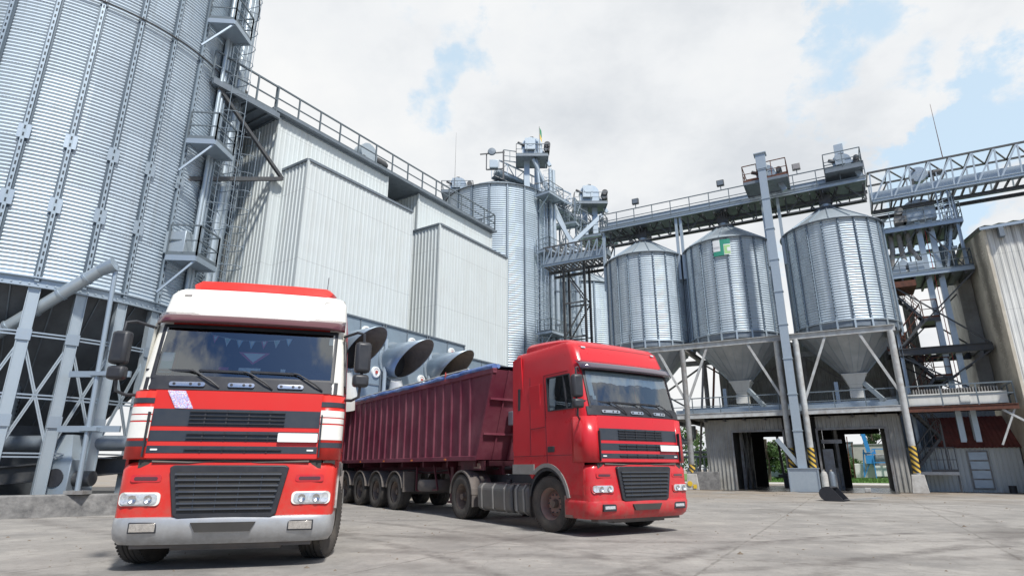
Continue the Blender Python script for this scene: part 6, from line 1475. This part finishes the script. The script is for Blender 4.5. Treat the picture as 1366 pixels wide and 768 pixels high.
for x in (-.8, .9): bl.beam((x, 0, .3), (x*.6, 0, 3.2), .12).beam((x, .9, .3), (x*.6, .9, 3.2), .12)
bl.beam((-.8, 0, .3), (.5, 0, 3.0), .1).beam((.9, 0, .3), (-.5, 0, 3.0), .1).box(-.6, .6, -.1, 1, 2.7, 2.85).box(-.4, .5, -.2, .9, 1.7, 2.6)
link('machine_frame', bl, M['blue'], T, sm=0); link('machine_body', MB().box(-1.6, 1.6, .2, 1.6, .2, 1.7), M['clad_white'], T, bevel=.05, sm=0); link('lattice_arm', MB().truss((-1.7, 0, .2), (-1.5, 0, 3.8), .1, 6, .06).beam((-2.1, 0, .2), (-1.9, 0, 4.6), .1), M['rust'], T, sm=0)
for k, (x, lab) in enumerate(((1.3, 'blue barred feed hopper right of the raised chute'),)):
    T = R.thing('barred_hopper', lab, 'hopper', 1.4+x, 40, 0); b = MB()
    for i in range(4): b.beam((-1.6+i*1.1, 0, .2), (-1.6+i*1.1, 0, 3.2), .09)
    b.beam((-1.6, 0, 3.2), (1.7, 0, 3.2), .1).beam((-1.6, 0, 1.8), (1.7, 0, 1.8), .1); link('bars', b, M['blue'], T, sm=0); link('hopper_wall', MB().box(-1.6, 1.7, .3, 1.6, .4, 1.5), M['clad_white'], T, sm=0); link('load', MB().box(-1.4, 1.5, .5, 1.4, 1.5, 2.7), M['steel_mid'], T, bevel=.1)
def van(label, s, d, m, rz=0, L=4.4, H=1.9):
    T = thing('parked_van', label, 'van', R.w(s, d), R.a+rz, 'vehicles parked beyond the shed')
    pr = [(-L/2, .35), (L/2, .35), (L/2, .95), (L*.36, 1.1), (L*.22, H), (-L*.46, H), (-L/2, 1.1)]
    link('body', MB().prism([(x, z) for x, z in pr], 1, -.85, .85), M[m], T, bevel=.06)
    link('side_window', MB().prism([(L*.33, 1.12), (L*.21, H-.12), (-L*.42, H-.12), (-L*.45, 1.12)], 1, -.86, -.855), M['glass'], T, sm=0); link('rear_window', MB().box(-L/2-.0, -L/2+.02, -.7, .7, 1.15, 1.6), M['glass'], T, sm=0)
    for x in (-L*.32, L*.32):
        for y in (-.8, .8): link('wheel', MB().cyl((x, y-.1, .33), (x, y+.1, .33), .33, n=16), M['rubber'], T)
van('pale blue van seen through the left gate', -7.5, 34, 'bluegrey_wall', rad(70)); van('red car seen through the left gate beside the van', -9.3, 36, 'redpaint', rad(20), 4, 1.45); van('white van parked left of the blue machine', -1.9, 52, 'white', 0)
R.single('orange_barrier', MB().box(-.8, .8, -.1, .1, 0, .3), M['orange'], 'low orange barrier on the far road', 'barrier', -2.2, 23, 0, bevel=.05)
struct('far_road', MB().poly([(-60, 0, .012), (45, 0, .012), (45, 6, .012), (-60, 6, .012)]), M['concrete_pale'], R.w(0, 17), R.a, sm=0)
R.single('leaning_post', MB().beam((0, 0, 0), (-.2, 0, 3.9), .16), M['steel_mid'], 'brown post standing in the left gate opening', 'post', -5.0, 8.9, 0, sm=0)

# ================================================================== service towers and extra steelwork in the centre
def lattice_tower(label, x, y, z0, z1, w, m='galv', bay=2.4):
    T = thing('service_tower', label, 'tower', (x, y, z0), rad(-25)); H = z1-z0
    for sx in (-1, 1):
        for sy in (-1, 1): link('tower_leg', MB().ibeam((sx*w/2, sy*w/2, 0), (sx*w/2, sy*w/2, H), .13, .13), M[m], T, sm=0)
    n = int(H/bay); q = H/n
    for k, (a, b) in enumerate((((-1, -1), (1, -1)), ((1, -1), (1, 1)), ((1, 1), (-1, 1)), ((-1, 1), (-1, -1)))):
        g_ = MB()
        for j in range(n):
            z = j*q; A = Vector((a[0]*w/2, a[1]*w/2, z)); B = Vector((b[0]*w/2, b[1]*w/2, z)); U = Vector((0, 0, q)); g_.beam(A+U, B+U, .08); g_.beam(A, B+U, .06); g_.beam(B, A+U, .06)
        link('lattice_face', g_, M[m], T, sm=0)
    return T
T = lattice_tower('grey lattice service tower with ladder between the tall silo and the far silo', 5.9, 55.5, 0, 27.2, 1.7)
ladder(T, (0, -.9), (0, -1), 2, 27, .45)
for z in (20.6, 24.2): platform(T, [(-1.2, -1.9), (1.2, -1.9), (1.2, -.9), (-1.2, -.9)], z, (0, 1, 3), 'rest_platform')
T = lattice_tower('dark lattice service tower rising beside the far blue grey silo', 9.0, 58.5, 14, 27.0, 1.9, 'galv_dark')
platform(T, [(-1.6, -1.8), (1.9, -1.8), (1.9, 1.4), (-1.6, 1.4)], 10.2, (0, 1, 3), 'rest_platform')
T = thing('downspout', 'pair of slanting grain downspouts from the tall silo elevator', 'spout', (2.0, 49.8, 22.5))
link('spout_pipe', MB().cyl((0, 0, 6.5), (2.9, 1.2, 0), .17, n=10), M['galv_light'], T); link('spout_pipe', MB().cyl((.3, .2, 6.6), (1.0, .4, -2), .17, n=10), M['galv'], T); link('hanger', MB().beam((.1, 0, 4), (1.9, .6, 4.2), .08), M['steel_dark'], T)
# extra members of the stair tower bay
T = R.thing('bracing_frame', 'set of thin steel braces and pipes inside the upper stair tower bay', 'steel frame', 4.4, 4.5, 11.95)
for y in (-1.45, 1.4):
    link('diagonal_brace', MB().beam((-1.9, y, 0), (.0, y, 2.7), .06), M['steel_dark'], T, sm=0); link('diagonal_brace', MB().beam((1.9, y, 0), (.3, y, 2.7), .06), M['steel_dark'], T, sm=0)
for x in (-1.7, -.3, 1.35): link('hanger_post', MB().beam((x, 1.2, 0), (x, 1.2, 4.3), .08), M['galv'], T, sm=0)
link('cable_tray', MB().box(-2.0, 2.1, .9, 1.2, 1.9, 1.98).box(-2.0, 2.1, .88, .9, 1.9, 2.06), M['galv'], T, sm=0)
link('dust_pipe', MB().tube([(-1.9, .4, .2), (-1.9, .4, 3.6), (-1.2, .4, 4.4), (.2, .3, 4.5)], .14, 10), M['galv_light'], T)
link('dust_cyclone', MB().lathe([(.1, .2), (.42, 1.2), (.42, 2.0), (0, 2.15)], 18, 'z', (1.4, .7, 0)), M['galv'], T)

M['wet'] = mat('wet_dark_floor', (.045, .042, .038), .25, 0, noise=(1.5, .8, (.10, .09, .08)))
wf = MB(); rr = random.Random(8); n = 40
for k in range(n+1): x = lerp(k/n, -7.4, 1.0); wf.v += [(x, 8.2, .012), (x, -.9-.5*sin(k*.7)-rr.random()*.5, .012)]
for k in range(n): wf.f.append((2*k, 2*k+1, 2*k+3, 2*k+2))
struct('wet_floor', wf, M['wet'], R.w(0, 0), R.a, sm=0, fix=False)

for o in COL.objects:
    if o.name.startswith('loader_scoop'): o.scale = (.85, .85, .72); o.rotation_euler = (0, 0, o.rotation_euler[2]+rad(-12))
